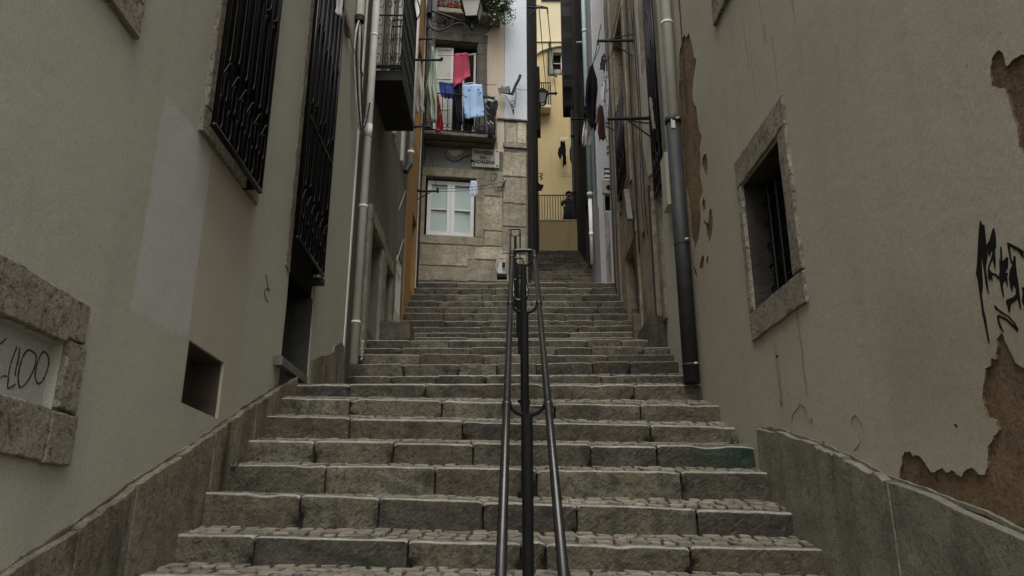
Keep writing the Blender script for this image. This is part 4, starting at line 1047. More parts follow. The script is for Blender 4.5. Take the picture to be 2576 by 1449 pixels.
# laundry balcony
zt = FACE.at(1150, 343)[1]; ba0 = FACE.at(1066,345,.45)[0]; ba1 = FACE.at(1249,345,.45)[0]; BO = .45
zt = (FACE.at(1066,338,BO)[1]+FACE.at(1248,346,BO)[1])/2+.085
B2 = MB(); B2.prism(FACE, rect(ba0, ba1, zt-.09, zt), -.0, BO, .02); B2.prism(FACE, rect(ba0+.05, ba1-.06, zt-.15, zt-.09), 0, BO-.22, .02); bal2 = B2.build('balcony', M['ashlar_dark'], FH, label='stone balcony with iron railing hung with laundry')
R_ = MB()
P0, P1, P2, P3 = FACE.P(ba0+.03,0,.02), FACE.P(ba0+.03,0,BO-.03), FACE.P(ba1-.03,0,BO-.03), FACE.P(ba1-.03,0,.02)
def rail_plain(a, b, n, z0, h):
    for z in (z0+.05, z0+h): R_.tube([(a.x,a.y,z),(b.x,b.y,z)], .016, 6)
    for i in range(n+1):
        q = a.lerp(b, i/n); R_.tube([(q.x,q.y,z0),(q.x,q.y,z0+h)], .009, 6)
    for i in range(n):
        q0, q1 = a.lerp(b,(i+.1)/n), a.lerp(b,(i+.9)/n); m = q0.lerp(q1,.5)
        R_.tube([m+Vector((0,0,z0+.17))+(q1-m)*math.cos(t*math.pi/5)+Vector((0,0,.06*math.sin(t*math.pi/5))) for t in range(10)], .006, 5, True)
rail_plain(P0,P1,3,zt,.98); rail_plain(P1,P2,13,zt,.98); rail_plain(P2,P3,3,zt,.98)
R_.build('railing', M['iron'], bal2)
# upper balcony
zu = FACE.at(1180, 24, .4)[1]; ua0 = FACE.at(1100,20,.4)[0]; ua1 = FACE.at(1262,20,.4)[0]
B3 = MB(); B3.prism(FACE, jag(rect(ua0, ua1, zu-.13, zu),.07,.012,4), 0, .4, .02); bal3 = B3.build('balcony', M['surround'], FH, label='upper balcony edge crowded with flower pots')
R_ = MB(); P0, P1, P2, P3 = FACE.P(ua0+.03,0,.02), FACE.P(ua0+.03,0,.37), FACE.P(ua1-.03,0,.37), FACE.P(ua1-.03,0,.02)
rail_plain(P0,P1,3,zu,.95); rail_plain(P1,P2,10,zu,.95); rail_plain(P2,P3,3,zu,.95); R_.build('railing', M['iron'], bal3)
W = MB(); W.pbox(FACE, ub[0]-.02, ub[1]+.02, ub[2]-.05, ub[3]+.05, -.3, -.26); W.build('window', M['glass_dark'], FH)
# plaster loss & cables on the facade
sheet('plaster_scar', FACE, [FACE.at(*z4(*p)) for p in [(530,150),(680,150),(660,185),(630,190),(610,215),(590,200),(570,205)]], .004, M['pink_render'], FH, .008, .03, 6)
def fcable(pts, r, mat='cable', off=.02): 
    m_ = MB(); m_.tube(bez([FACE.P(*FACE.at(u,v,off), off) for u,v in pts], 6), r, 5); return m_
fcable([z4(505,150),z4(520,215),z4(580,255),z4(640,245),z4(690,215),z4(760,195)], .008).build('cable', M['cable'], FH)
fcable([z4(295,20),z4(318,110),z4(312,200),z4(300,265),z4(310,370)], .008).build('cable', M['cable'], FH)
fcable([z4(945,400),z4(960,372),z4(990,380),z4(1005,405),z4(985,440),z4(955,440),z4(945,400)], .007).build('cable_loop', M['cable'], FH)
m_ = fcable([z4(1090,440),z4(1075,470),z4(1060,500),z4(1010,515)], .014, off=.06); m_.build('hook', M['iron'], FH)
# street plaque
SG = thing('street_sign', FACE.P(*FACE.at(1217,400), .02), 'cracked pale stone street plaque lettered TRAVESSA DA MADALENA', 'street sign')
q4 = pf([z4(768,140),z4(1026,150),z4(1024,330),z4(758,316)])
sa0 = (q4[0][0]+q4[3][0])/2; sa1 = (q4[1][0]+q4[2][0])/2; sz0 = (q4[2][1]+q4[3][1])/2; sz1 = (q4[0][1]+q4[1][1])/2
W = MB(); W.prism(FACE, rect(sa0,sa1,sz0,sz1), .0, .05, .006); W.build('plaque', M['sign_stone'], SG)
def text(body, pl, a, z, size, off, mat, parent, name='lettering', bold=.012, xs=1.0, align='CENTER', flip=False, label=None):
    cu = bpy.data.curves.new('txt', 'FONT'); cu.body = body; cu.size = size; cu.align_x = align; cu.align_y = 'CENTER'
    cu.extrude = .002; cu.offset = bold*size*.6; cu.resolution_u = 3; cu.space_line = .95
    to = bpy.data.objects.new('txt', cu); COL.objects.link(to)
    bpy.context.view_layer.update()
    me = bpy.data.meshes.new_from_object(to.evaluated_get(bpy.context.evaluated_depsgraph_get()))
    COL.objects.unlink(to); bpy.data.objects.remove(to)
    right = Vector((0,0,1)).cross(pl.n); c = pl.P(a, z, off); mb = MB()
    mb.add([c + right*v.co.x*xs + Vector((0,0,1))*v.co.y + pl.n*v.co.z for v in me.vertices], [list(p.vertices) for p in me.polygons])
    return mb.build(name, M[mat], parent, label=label)
sc_ = (sa0+sa1)/2-.06; hgt = sz1-sz0
for t, f in (('TRAVESSA', .76), ('DA', .50), ('MADALENA', .26)):
    text(t, FACE, sc_+(.0 if t != 'DA' else .0), sz0+hgt*f, hgt*.26, .052, 'ink', SG, bold=.05, xs=.84)
for (a, z) in ((sa0+.045, sz0+.05), (sa1-.045, sz0+.05), (sa1-.045, sz1-.05)):
    W = MB(); W.prism(FACE, [(a+.02*math.cos(t*.785), z+.02*math.sin(t*.785)) for t in range(8)], .048, .056); W.build('bolt', M['iron'], SG)
W = MB(); W.tube(bez([FACE.P(*FACE.at(*z4(*p), .052), .052) for p in ((985,145),(975,190),(985,240),(968,285),(965,325))],5), .005, 4); W.build('crack', M['iron'], SG)

# =================================================================== STREET LAMP on a scrolled bracket from the left
LY = 15.3
def l3(X, Y): return onY(*(1064+X/10.945, Y/10.945), LY)     # crop of the lamp
LP = thing('street_lamp', l3(60, 560), 'old four sided lantern on a scrolled iron bracket', 'street lamp')
m_ = MB()
m_.tube([l3(130,270), l3(360,340), l3(800,490), l3(1330,700)], .022, 8)
m_.tube(bez([l3(130,670), l3(260,800), l3(450,850), l3(640,790), l3(800,700), l3(980,640), l3(1150,670), l3(1250,740)],6), .02, 8)
m_.tube(bez([l3(130,180), l3(130,500), l3(130,820)],4), .03, 8)
def spiral(c, r0, turns, dirn, a0, n=26):
    pts = []
    for k in range(n):
        t = k/(n-1); r = r0*(1-.8*t); a = a0+dirn*2*math.pi*turns*t
        pts.append(l3(c[0]+r*math.cos(a), c[1]+r*math.sin(a)))
    return pts
m_.tube(spiral((310,520),110,1.6,1,-1.5), .012, 6); m_.tube(spiral((500,560),80,1.4,-1,-1.5), .011, 6)
m_.tube(spiral((770,610),75,1.5,1,-1.5), .011, 6); m_.tube(spiral((1160,780),85,1.5,1,-2.4), .017, 6)
m_.tube(bez([l3(330,370),l3(420,440),l3(440,560),l3(380,690),l3(520,700),l3(580,770)],5), .011, 6)
m_.tube(bez([l3(520,440),l3(600,500),l3(690,560),l3(680,680),l3(780,800)],5), .011, 6)
m_.tube(bez([l3(220,420),l3(210,560),l3(300,690),l3(440,720)],5), .012, 6)
m_.build('bracket', M['iron'], LP, smooth=True)
W = MB(); a, b = l3(150,0), l3(330,430); W.box((a.x-.0,LY-.12,b.z),(b.x-.08,LY+.12,a.z+.1)); W.build('wall_mount', M['iron'], LP)
tc = l3(1350,620); lx, lz = tc.x, tc.z
zb0 = l3(1350,540).z; ztp = l3(1350,130).z; zap = l3(1350,-110).z
wb = (l3(1590,540).x - l3(1150,540).x)/2*.78; wt = (l3(1750,150).x-l3(1050,150).x)/2*.82
def sqr(w, z, ang=.72): return [Vector((lx+w*1.35*math.cos(ang+k*math.pi/2), LY+w*1.35*math.sin(ang+k*math.pi/2), z)) for k in range(4)]
b4, t4, r4 = sqr(wb, zb0), sqr(wt, ztp), sqr(wt*1.16, ztp+.01)
W = MB()
for k in range(4): W.tube([b4[k], t4[k]], .016, 6); W.tube([b4[k], b4[(k+1)%4]], .016, 6); W.tube([t4[k], t4[(k+1)%4]], .018, 6); W.tube([b4[k], Vector((lx,LY,zb0-.16))], .012, 6)
W.lathe((lx,LY,l3(1350,840).z), [(.01,0),(.04,.04),(.045,.12),(.03,.2),(.05,.24),(.03,.3)], 12)
W.build('frame', M['iron'], LP)
W = MB()
for k in range(4):
    c = (b4[k]+b4[(k+1)%4]+t4[k]+t4[(k+1)%4])/4; s_ = lambda p: p+(Vector((lx,LY,p.z))-p)*.03
    W.add([s_(b4[k]), s_(b4[(k+1)%4]), s_(t4[(k+1)%4]), s_(t4[k])], [(0,1,2,3)])
W.build('glass', M['lamp_glass'], LP)
W = MB(); W.add(r4+[Vector((lx,LY,zap))], [(0,1,4),(1,2,4),(2,3,4),(3,0,4),(0,1,2,3)]); W.lathe((lx,LY,zap-.05), [(.06,0),(.06,.12),(.03,.16)], 10); W.build('roof', M['pipe_dark'], LP)

# =================================================================== POTS AND PLANTS on the upper balcony
def pot(x_uv, r, h, label, dz=0):
    a = FACE.at(x_uv, 18, .2)[0]; c = FACE.P(a, zu+.002+dz, .22)
    t = thing('flower_pot', c, label, 'flower pot', 'pots on the upper balcony')
    W = MB(); W.lathe(c, [(r*.68,0),(r*.95,h*.78),(r*1.08,h*.78),(r*1.08,h),(r*.95,h),(r*.9,h*.9)], 16); W.build('pot', M['terracotta'], t)
    W = MB()
    rp = random.Random(int(x_uv))
    for k in range(60):
        d = Vector((rp.uniform(-1,1), rp.uniform(-1,1), rp.uniform(.1,1.6))).normalized()*rp.uniform(.05,.24); p = c+Vector((0,0,h*.85))+d
        e = Vector((rp.uniform(-1,1),rp.uniform(-1,1),rp.uniform(-1,1))).normalized()*.03; f = d.normalized().cross(e).normalized()*.02
        W.add([p-e, p+f, p+e, p-f], [(0,1,2,3)])
    W.build('plant', M['leaf_dark'], t)
for u_, r, h, l in ((1110,.10,.2,'terracotta pot at the left end of the upper balcony, by the lamp bracket'),(1135,.11,.24,'second terracotta pot from the left on the upper balcony'),(1152,.10,.2,'terracotta pot just left of the lantern on the upper balcony'),(1228,.11,.22,'terracotta pot right of the lantern, under the white flowers')):
    pot(u_, r, h, l)
rp = random.Random(77)
TP = thing('trailing_plant', FACE.P(FACE.at(1245,20,.3)[0], zu, .3), 'bushy trailing plant with small white flowers spilling over the upper balcony', 'plant')
W = [MB(), MB(), MB()]
stems = MB()
for k in range(44):
    st_ = FACE.P(FACE.at(1222+rp.uniform(0,40),5,.3)[0], zu+rp.uniform(.0,.35), .3+rp.uniform(-.1,.15))
    en = st_+Vector((rp.uniform(-.14,.30), rp.uniform(-.35,.05), rp.uniform(-.72,.45)))
    mid = (st_+en)/2+Vector((0,-.08,.14)); cur = bez([st_, mid, en], 7); stems.tube(cur, .004, 4)
    for p in cur:
        for _ in range(11):
            c = p+Vector((rp.gauss(0,.055),rp.gauss(0,.055),rp.gauss(0,.055)))
            e = Vector((rp.uniform(-1,1),rp.uniform(-1,1),rp.uniform(-1,1))).normalized()*rp.uniform(.015,.035); f = e.cross(Vector((rp.uniform(-1,1),rp.uniform(-1,1),rp.uniform(-1,1)))).normalized()*rp.uniform(.01,.022)
            W[rp.random() < .45].add([c-e, c+f, c+e, c-f], [(0,1,2,3)])
    if rp.random() < .85:
        for _ in range(2):
            c = en.lerp(mid, rp.random())+Vector((rp.gauss(0,.05),-.09,rp.gauss(0,.05)))
            W[2].lathe(c, [(.004,-.018),(.028,-.004),(.03,.008),(.008,.018)], 7)
stems.build('stems', M['leaf_dark'], TP); W[0].build('leaves', M['leaf'], TP); W[1].build('leaves', M['leaf_dark'], TP); W[2].build('flowers', M['flower'], TP)

# =================================================================== RIGHT: set back greenish wall and brown house, pale house, dark house
CH = thing('house', (2.15, 12, zground(12)), 'run down brown house on the right with dark doorways and iron grilles', 'house')
mb = MB()
gw = rect(9.78,10.45,6.35,10.4)
panel(mb, FARR, [(7.0,1),(10.52,1),(10.52,14.8),(7.0,14.8)], [gw], .03, [.2], None); mb.build('pale_wall', M['greenish'], CH)
dC = [(12.75,13.9,zground(13.6)-.02,6.75),(10.62,11.0,zground(10.8)+.35,6.55)]
uC = [(13.1,14.3,8.2,11.6),(10.95,11.4,9.0,13.2)]
mb = MB(); panel(mb, FARR, [(10.5,1),(15.66,1),(15.66,14.8),(10.5,14.8)], [rect(*q) for q in dC+uC], .0, [.28,.3,.2,.2], -3.3)
mb.build('wall', M['brown_wall'], CH)
def jambs(q, par, low=.3):
    a,b,c,d = q; m_ = MB()
    m_.prism(FARR, jag(rect(a-.2,a-.01,c-low,d+.02),.08,.01,int(a*3)), -.03,.03,.008); m_.prism(FARR, jag(rect(b+.01,b+.2,c-low,d+.02),.08,.01,int(b*3)), -.03,.03,.008); m_.prism(FARR, jag(rect(a-.2,b+.2,d+.025,d+.24),.08,.01,int(d*3)), -.03,.04,.008)
    m_.build('surround', M['brown_wall'], par)
for i, (a,b,c,d) in enumerate(dC):
    W = MB(); W.pbox(FARR, a-.03, b+.03, c-.6, d+.03, -.34, -.25); dn = W.build('door', M['dark_wood'], CH)
    if i == 0: jambs(dC[0], dn)
    else:
        m_ = MB(); m_.prism(FARR, jag(rect(10.35,10.6,4.6,6.5),.08,.012,9), -.02,.07,.008); m_.prism(FARR, jag(rect(11.02,11.25,3.9,6.8),.08,.012,19), -.02,.05,.008); m_.build('surround', M['brown_wall'], dn)
for i, (a,b,c,d) in enumerate(uC):
    W = MB(); W.pbox(FARR, a-.02,b+.02,c-.02,d+.02,-.25,-.18); wn_ = W.build('window', M['black'], CH)
    if i == 0: jambs(uC[0], wn_); grille(FARR, wn_, 13.15, 14.2, 8.1, 9.9, .08, 6, 12)
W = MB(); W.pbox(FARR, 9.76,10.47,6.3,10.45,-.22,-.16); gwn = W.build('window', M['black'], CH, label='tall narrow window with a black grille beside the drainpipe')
grille(FARR, gwn, 9.82, 10.42, 6.42, 10.4, .10, 5, 8)
m_ = MB(); panel(m_, FARR, jag([(10.53,6.9),(11.3,7.2),(11.75,8.1),(11.72,14.7),(10.53,14.7)],.1,.03,5), [rect(*uC[1])], .012, [.02]); m_.build('pale_render', M['greenish'], CH)
for q, s_ in (((14.75,15.0,5.5,14.5),29),((11.9,12.15,6.5,14.5),39)):
    m_ = MB(); m_.prism(FARR, jag(rect(*q),.1,.01,s_), -.02,.03,.008); m_.build('stone_strip', M['brown_wall'], CH)
for A_, B_ in ((FARR.P(13.0,7.75,.1), FARR.P(12.6,7.0,.12)), (FARR.P(10.2,7.9,.1), FARR.P(10.05,7.3,.1))):
    W = MB(); beam(W, A_, B_, .09, .05); W.build('loose_board', M['wood_grey'], CH)
W = MB(); zt_ = zground(10.7); W.prism(FARR, jag(rect(10.52,11.5,zt_-.4,zt_+.30),.08,.015,5), -.02,.28,.02); W.build('threshold', M['block_dark'], CH)
W = MB(); W.prism(FARR, jag([(12.1,zground(12.1)-.3),(12.7,zground(12.7)-.3),(12.7,zground(12.7)+.5),(12.5,zground(12.5)+.1),(12.15,zground(12.1)+.03)],.06,.02,3), -.02,.16,.02); W.build('rubble_kerb', M['block_dark'], CH)
# cables on the brown house
for a, w in ((11.75,.1),(12.35,-.12),(12.42,-.05),(14.9,.08),(11.55,.03),(10.75,.05),(15.4,-.06)):
    m_ = MB(); m_.tube(bez([FARR.P(a,13.5,.03), FARR.P(a+w,11,.04), FARR.P(a-w*.5,9,.03), FARR.P(a+w*.6,7.2,.04), FARR.P(a+w*.2,6.3,.03)],6), .008, 5); m_.build('cable', M['cable'], CH)
m_ = MB(); m_.tube([FARR.P(11.05,6.9,.06),FARR.P(11.08,5,.05),FARR.P(11.0,zground(11)+.1,.05)], .022, 6); m_.build('cable', M['cable'], CH)
m_ = MB(); m_.tube([FARR.P(12.7,7.2,.05),FARR.P(12.68,zground(12.7)+.1,.05)], .016, 6); m_.build('cable', M['cable'], CH)
W = MB(); W.pbox(FARR, 9.4,9.7,5.85,6.6,.03,.14); W.build('meter_box', M['greenish'], CH)

EX, EY = 1.89, 15.9
EP = Plane((EX, 0), (0, 1), (-1, 0)); EF = Plane((EX, EY), (1, 0), (0, -1))
EH = thing('house', (EX+.1, 16.5, zground(15.7)), 'pale grey house standing forward with teal and blue painted strips and a black sign', 'house')
zb0_ = zground(15.7)-.6
def ef(u, v): return EF.at(u, v)
def er(u0, v0, u1, v1):
    a = ef(u0, v0); b = ef(u1, v1); return rect(min(a[0],b[0]), min(max(a[0],b[0]), .262), min(a[1],b[1]), max(a[1],b[1]))
hole = er(1521,490,1537,530)
mb = MB(); panel(mb, EF, [(0,zb0_),(.27,zb0_),(.27,18.5),(0,18.5)], [hole], 0, [.12], None)
panel(mb, EP, [(EY,zb0_),(17.5,zb0_),(17.5,18.5),(EY,18.5)], [], 0, [], None)
mb.hexa([(EX+.03,17.48,zb0_),(EX+3,17.48,zb0_),(EX+3,17.5,zb0_),(EX+.03,17.5,zb0_),(EX+.03,17.48,18.5),(EX+3,17.48,18.5),(EX+3,17.5,18.5),(EX+.03,17.5,18.5)])
mb.hexa([(EX+.02,EY+.2,18.3),(EX+3,EY+.2,18.3),(EX+3,17.45,18.3),(EX+.02,17.45,18.3),(EX+.02,EY+.2,18.49),(EX+3,EY+.2,18.49),(EX+3,17.45,18.49),(EX+.02,17.45,18.49)])
mb.build('wall', M['pale_wall'], EH)
W = MB(); W.pbox(EF, hole[0][0]-.01, hole[1][0]+.002, hole[0][1]-.02, hole[2][1]+.02, -.16, -.11); W.build('meter_niche', M['black'], EH)
W = MB(); W.prism(EF, jag(er(1513,453,1538,488),.05,.006,2), -.01, .03, .006); W.build('stone_lintel', M['grey_stone'], EH)
c_ = ef(1531, 473); W = MB(); W.prism(EF, [(min(c_[0]+.06*math.cos(t*.52), .262), c_[1]+.06*math.sin(t*.52)) for t in range(12)], .02, .034); W.build('vent_hole', M['black'], EH)
W = MB(); W.prism(EF, jag(er(1516,492,1520.5,531),.05,.004,3), -.01, .02, .004); W.build('stone_jamb', M['grey_stone'], EH)
W = MB(); W.prism(EF, jag(er(1520,534,1539,712),.06,.007,4), -.01, .015, .005); W.build('stone_base', M['grey_stone'], EH)
ez = EP.at(1505, 490)[1]; ez0 = EP.at(1500, 490)[1]
m_ = MB(); m_.prism(EP, rect(EY+.01,EY+.14,ez-.3,18.4), -.02,.012,.003); m_.build('teal_strip', M['teal'], EH)
m_ = MB(); m_.prism(EP, rect(EY+.2,EY+.42,ez0,EP.at(1500,330)[1]+1), -.02,.010,.003); m_.build('blue_strip', M['blue_paint'], EH)
zj_ = EP.at(1486, 497, .06)[1]
pipe(EH, EP, 16.95, .07, EP.at(1490, 690)[1], zj_, .045, 'pipe_white', [(zj_-.9,1.15,.1)]); pipe(EH, EP, 16.95, .07, zj_, 18.4, .06, 'teal', [(zj_+.1,1.12,.1),(14,1.1,.1)], label='pale teal drainpipe')
q_ = er(1519,424,1539,451); sw_ = q_[1][0]-q_[0][0]; sh_ = q_[2][1]-q_[1][1]
SB = thing('shop_sign', EF.P(q_[0][0]+sw_/2, q_[0][1], .01), 'small black sign with white letters ca de on the pale grey house', 'sign')
W = MB(); W.prism(EF, q_, .0, .03, .003); W.build('board', M['ink'], SB)
W = MB(); W.prism(EF, er(1520,451.5,1537,454), .0, .032); W.build('lower_edge', M['white_frame'], SB)
ac = q_[0][0]+sw_*.5
text('ca', EF, ac, q_[0][1]+sh_*.72, sh_*.42, .031, 'white_frame', SB, bold=.04, xs=1.2); text('de', EF, ac, q_[0][1]+sh_*.27, sh_*.40, .031, 'white_frame', SB, bold=.04, xs=1.2)
for v in (373, 387):
    c_ = ef(1529.5, v); text('P', EF, c_[0], c_[1], .125, .001, 'ink', EH, name='painted_letter', bold=.04, xs=1.1)

# dark house and the brown flank of the upper alley
DHp = Plane((2.12, 19.96), (.42, 9.2), (-9.2, .42))
DH = thing('house', (2.3, 24, 8), 'blackened house on the right of the upper alley with ragged eaves', 'house')
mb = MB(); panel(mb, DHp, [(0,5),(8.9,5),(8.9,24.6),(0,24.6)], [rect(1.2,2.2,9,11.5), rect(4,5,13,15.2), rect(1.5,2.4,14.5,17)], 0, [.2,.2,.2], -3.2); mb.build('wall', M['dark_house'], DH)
for q in ((1.2,2.2,9,11.5),(4,5,13,15.2),(1.5,2.4,14.5,17)):
    W = MB(); W.pbox(DHp, q[0]-.02,q[1]+.02,q[2]-.02,q[3]+.02,-.25,-.19); W.build('window', M['black'], DH)
m_ = MB(); m_.prism(DHp, jag([(8.2,24.7),(8.2,19.6),(8.5,18.8),(8.85,18.5),(9.2,18.7),(9.25,19.6),(9.3,24.7)],.25,.06,6,True), -.1,.42,.03); m_.build('ragged_eave', M['dark_house'], DH)
pipe(DH, DHp, 8.6, .07, 10, 18.7, .07, 'pipe_dark', [(12,1.15,.15),(15,1.15,.15),(17.5,1.15,.15)])
SHp = Plane((FACE.P(fw,0).x+.02, FACE.P(fw,0).y+.5), (.66, 11.2), (11.2, -.66))
SH = thing('house', (.3, 23, 8), 'dark brown flank wall on the left of the upper alley', 'house')
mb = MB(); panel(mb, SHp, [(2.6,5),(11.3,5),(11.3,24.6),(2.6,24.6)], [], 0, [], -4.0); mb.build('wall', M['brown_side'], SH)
mb = MB(); mb.hexa([SHp.P(0,5,-.5),SHp.P(2.59,5,-.5),SHp.P(2.59,5,0),SHp.P(0,5,0),SHp.P(0,19.5,-.5),SHp.P(2.59,19.5,-.5),SHp.P(2.59,19.5,0),SHp.P(0,19.5,0)]); mb.build('flank', M['brown_side'], SH)
for a, z0_, z1_ in ((.8,6,19),(1.3,7,19),(3,9,19),(5,9,20)): m_ = MB(); m_.tube(bez([SHp.P(a,z0_,.03),SHp.P(a+.2,(z0_+z1_)/2,.05),SHp.P(a,z1_,.03)],6), .018, 5); m_.build('cable', M['cable'], SH)
m_ = MB(); m_.prism(SHp, jag([(.2,6.5),(1.0,6.7),(1.1,9.2),(.3,9.4)],.1,.03,2), -.01,.03); m_.build('wall_board', M['dark_wood'], SH)
m_ = MB(); m_.prism(SHp, [(9.9,16.8),(10.9,17),(10.9,19.5),(9.9,19.6)], -.01,.12); m_.build('shutter', M['dark_wood'], SH)

# upper flight
UF = thing('stairs', (1.4, 20, 7), kind='structure')
yA, zA_ = 17.2, (zat(1345,706,17.2)+zat(1495,706,17.2))/2; yB, zB_ = 28.2, onY(1405,629,27.4).z
nS = 14
mb = MB()
for i in range(nS):
    y = yA+(yB-yA)*i/nS; y2 = yA+(yB-yA)*(i+1)/nS; z = zA_+(zB_-zA_)*i/(nS-1)
    x0 = SHp.P(max(0,(y-SHp.o.y)),0).x-.1 if y > SHp.o.y else .3; x1 = DHp.P(max(0,y-DHp.o.y),0).x+.06
    zf = lambda x, z=z: z+.02*noise.noise(Vector((x*1.3, z, 0)))
    x = x0
    while x < x1-.2:
        w = rs.uniform(.4,.8); w = min(w, x1-x) if x1-x-w > .2 else x1-x
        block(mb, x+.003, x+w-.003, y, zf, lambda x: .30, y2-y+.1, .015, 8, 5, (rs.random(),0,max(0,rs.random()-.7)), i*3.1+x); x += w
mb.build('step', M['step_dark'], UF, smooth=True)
# terrace with parapet, railing
tz_ = onY(1405, 556, 28.3).z
PW = thing('parapet', (1.7, 28.3, zB_), 'low yellow wall closing the top of the upper flight', 'wall')
W = MB(); W.box((-.6,28.28,zB_-.8),(4.2,28.5,tz_)); W.build('wall', M['yellow'], PW)
W = MB(); W.box((-.6,28.26,tz_+.001),(4.2,28.52,tz_+.05)); W.build('coping', M['yellow_pale'], PW)
g = MB(); g.add([(-8,28.51,tz_-.45),(12,28.51,tz_-.45),(12,33.0,tz_-.45),(-8,33.0,tz_-.45)],[(0,1,2,3)]); g.build('terrace', M['grey_stone'], None, kind='structure')
RL = thing('railing', (1.7, 28.4, tz_+.05), 'thin black bar railing on the yellow parapet', 'railing')
zr1 = onY(1405, 491, 28.4).z; zr0 = onY(1405,553,28.4).z
W = MB(); x = -.3
while x < 4:
    W.tube([(x,28.4,tz_+.05),(x,28.4,zr1)], .015, 5); x += .105
W.build('bars', M['iron'], RL)
W = MB(); W.tube([(-.4,28.4,zr1),(4,28.4,zr1)], .022, 6); W.tube([(-.4,28.4,tz_+.09),(4,28.4,tz_+.09)], .018, 6); W.build('top_rail', M['iron'], RL)

# =================================================================== YELLOW HOUSE
YH = thing('house', (2, 33, tz_-.45), 'tall yellow house closing the view above the terrace', 'house')
def py(pts, off=0.0): return YEL.poly(pts, off)
yw = py([(1391,134),(1425,134),(1425,175),(1391,175)]); yw = (yw[0][0], yw[1][0], yw[2][1], yw[0][1])
zl_ = YEL.at(1400,107)[1]
mb = MB(); panel(mb, YEL, [(-5,tz_-1),(15,tz_-1),(15,zl_+9),(-5,zl_+9)], [rect(*yw)], 0, [.25], -3); mb.build('wall', M['yellow'], YH)
m_ = MB(); m_.prism(YEL, [(-5,zl_),(15,zl_),(15,zl_+9),(-5,zl_+9)], -.05,.12); m_.build('upper_wall', M['yellow_pale'], YH)
m_ = MB(); m_.prism(YEL, rect(-5,15,zl_-.1,zl_-.001), -.02,.2,.02); m_.build('moulding', M['yellow_pale'], YH)
arc = py([(1350,140),(1362,132),(1380,126),(1400,121),(1425,119),(1450,119)]); 
m_ = MB(); m_.prism(YEL, arc + [(arc[-1][0], zl_-.1), (arc[0][0], zl_-.1)], -.02,.14,.02); m_.build('arch_band', M['yellow_pale'], YH)
W = MB(); W.pbox(YEL, yw[0]-.02,yw[1]+.02,yw[2]-.02,yw[3]+.02,-.3,-.22); ywn = W.build('window', M['black'], YH, label='small square window in grey stone surround')
surround('surround', YEL, ywn, [rect(yw[0]-.25,yw[0]-.01,yw[2]-.25,yw[3]+.3), rect(yw[1]+.01,yw[1]+.25,yw[2]-.25,yw[3]+.3), rect(yw[0]-.005,yw[1]+.005,yw[3]+.01,yw[3]+.3), rect(yw[0]-.005,yw[1]+.005,yw[2]-.25,yw[2]-.01)], .04, mat='grey_stone', seed=3)
W = MB(); W.pbox(YEL, yw[0]+.38,yw[0]+.52,yw[2],yw[3],-.2,-.14); zc = (yw[2]+yw[3])/2; W.pbox(YEL, yw[0]+.02,yw[0]+.38,zc-.03,zc,-.2,-.15); W.build('frame', M['pipe_light'], ywn)
W = MB(); q = py([(1362,-30),(1411,-30),(1411,6),(1362,2)]); W.prism(YEL, rect(q[0][0],q[1][0],q[3][1]-.0,q[0][1]), .1,.16); uy = W.build('window', M['white_frame'], YH)
W = MB(); W.pbox(YEL, q[0][0]-.02,q[1][0]+.1,q[3][1]-.12,q[3][1]-.002,.1,.2); W.build('sill', M['iron'], uy)
m_ = MB()
m_.tube(bez([YEL.P(*YEL.at(u,v,.16),.16) for u,v in [(1381,104),(1383,122),(1380,128),(1380,160),(1380,185),(1384,189),(1397,190),(1400,194)]],4), .045, 6); m_.build('drain', M['iron'], YH)
# small yellow balcony with bars at the left
ya0, ya1 = YEL.at(1340,235,.5)[0], YEL.at(1385,235,.5)[0]; yz0, yz1 = YEL.at(1375,264,.5)[1], YEL.at(1375,208,.5)[1]
W = MB(); W.prism(YEL, rect(ya0,ya1,yz0-.18,yz0), 0,.55,.03); yb = W.build('balcony', M['yellow_pale'], YH)
W = MB()
for k in range(9): a = ya0+(ya1-ya0)*k/8; W.tube([YEL.P(a,yz0,.5),YEL.P(a,yz1,.5)], .028, 5)
W.tube([YEL.P(ya0,yz1,.5),YEL.P(ya1,yz1,.5)], .03, 5); W.tube([YEL.P(ya1,yz1,.5),YEL.P(ya1,yz1,.0)], .03, 5); W.build('railing', M['iron'], yb)
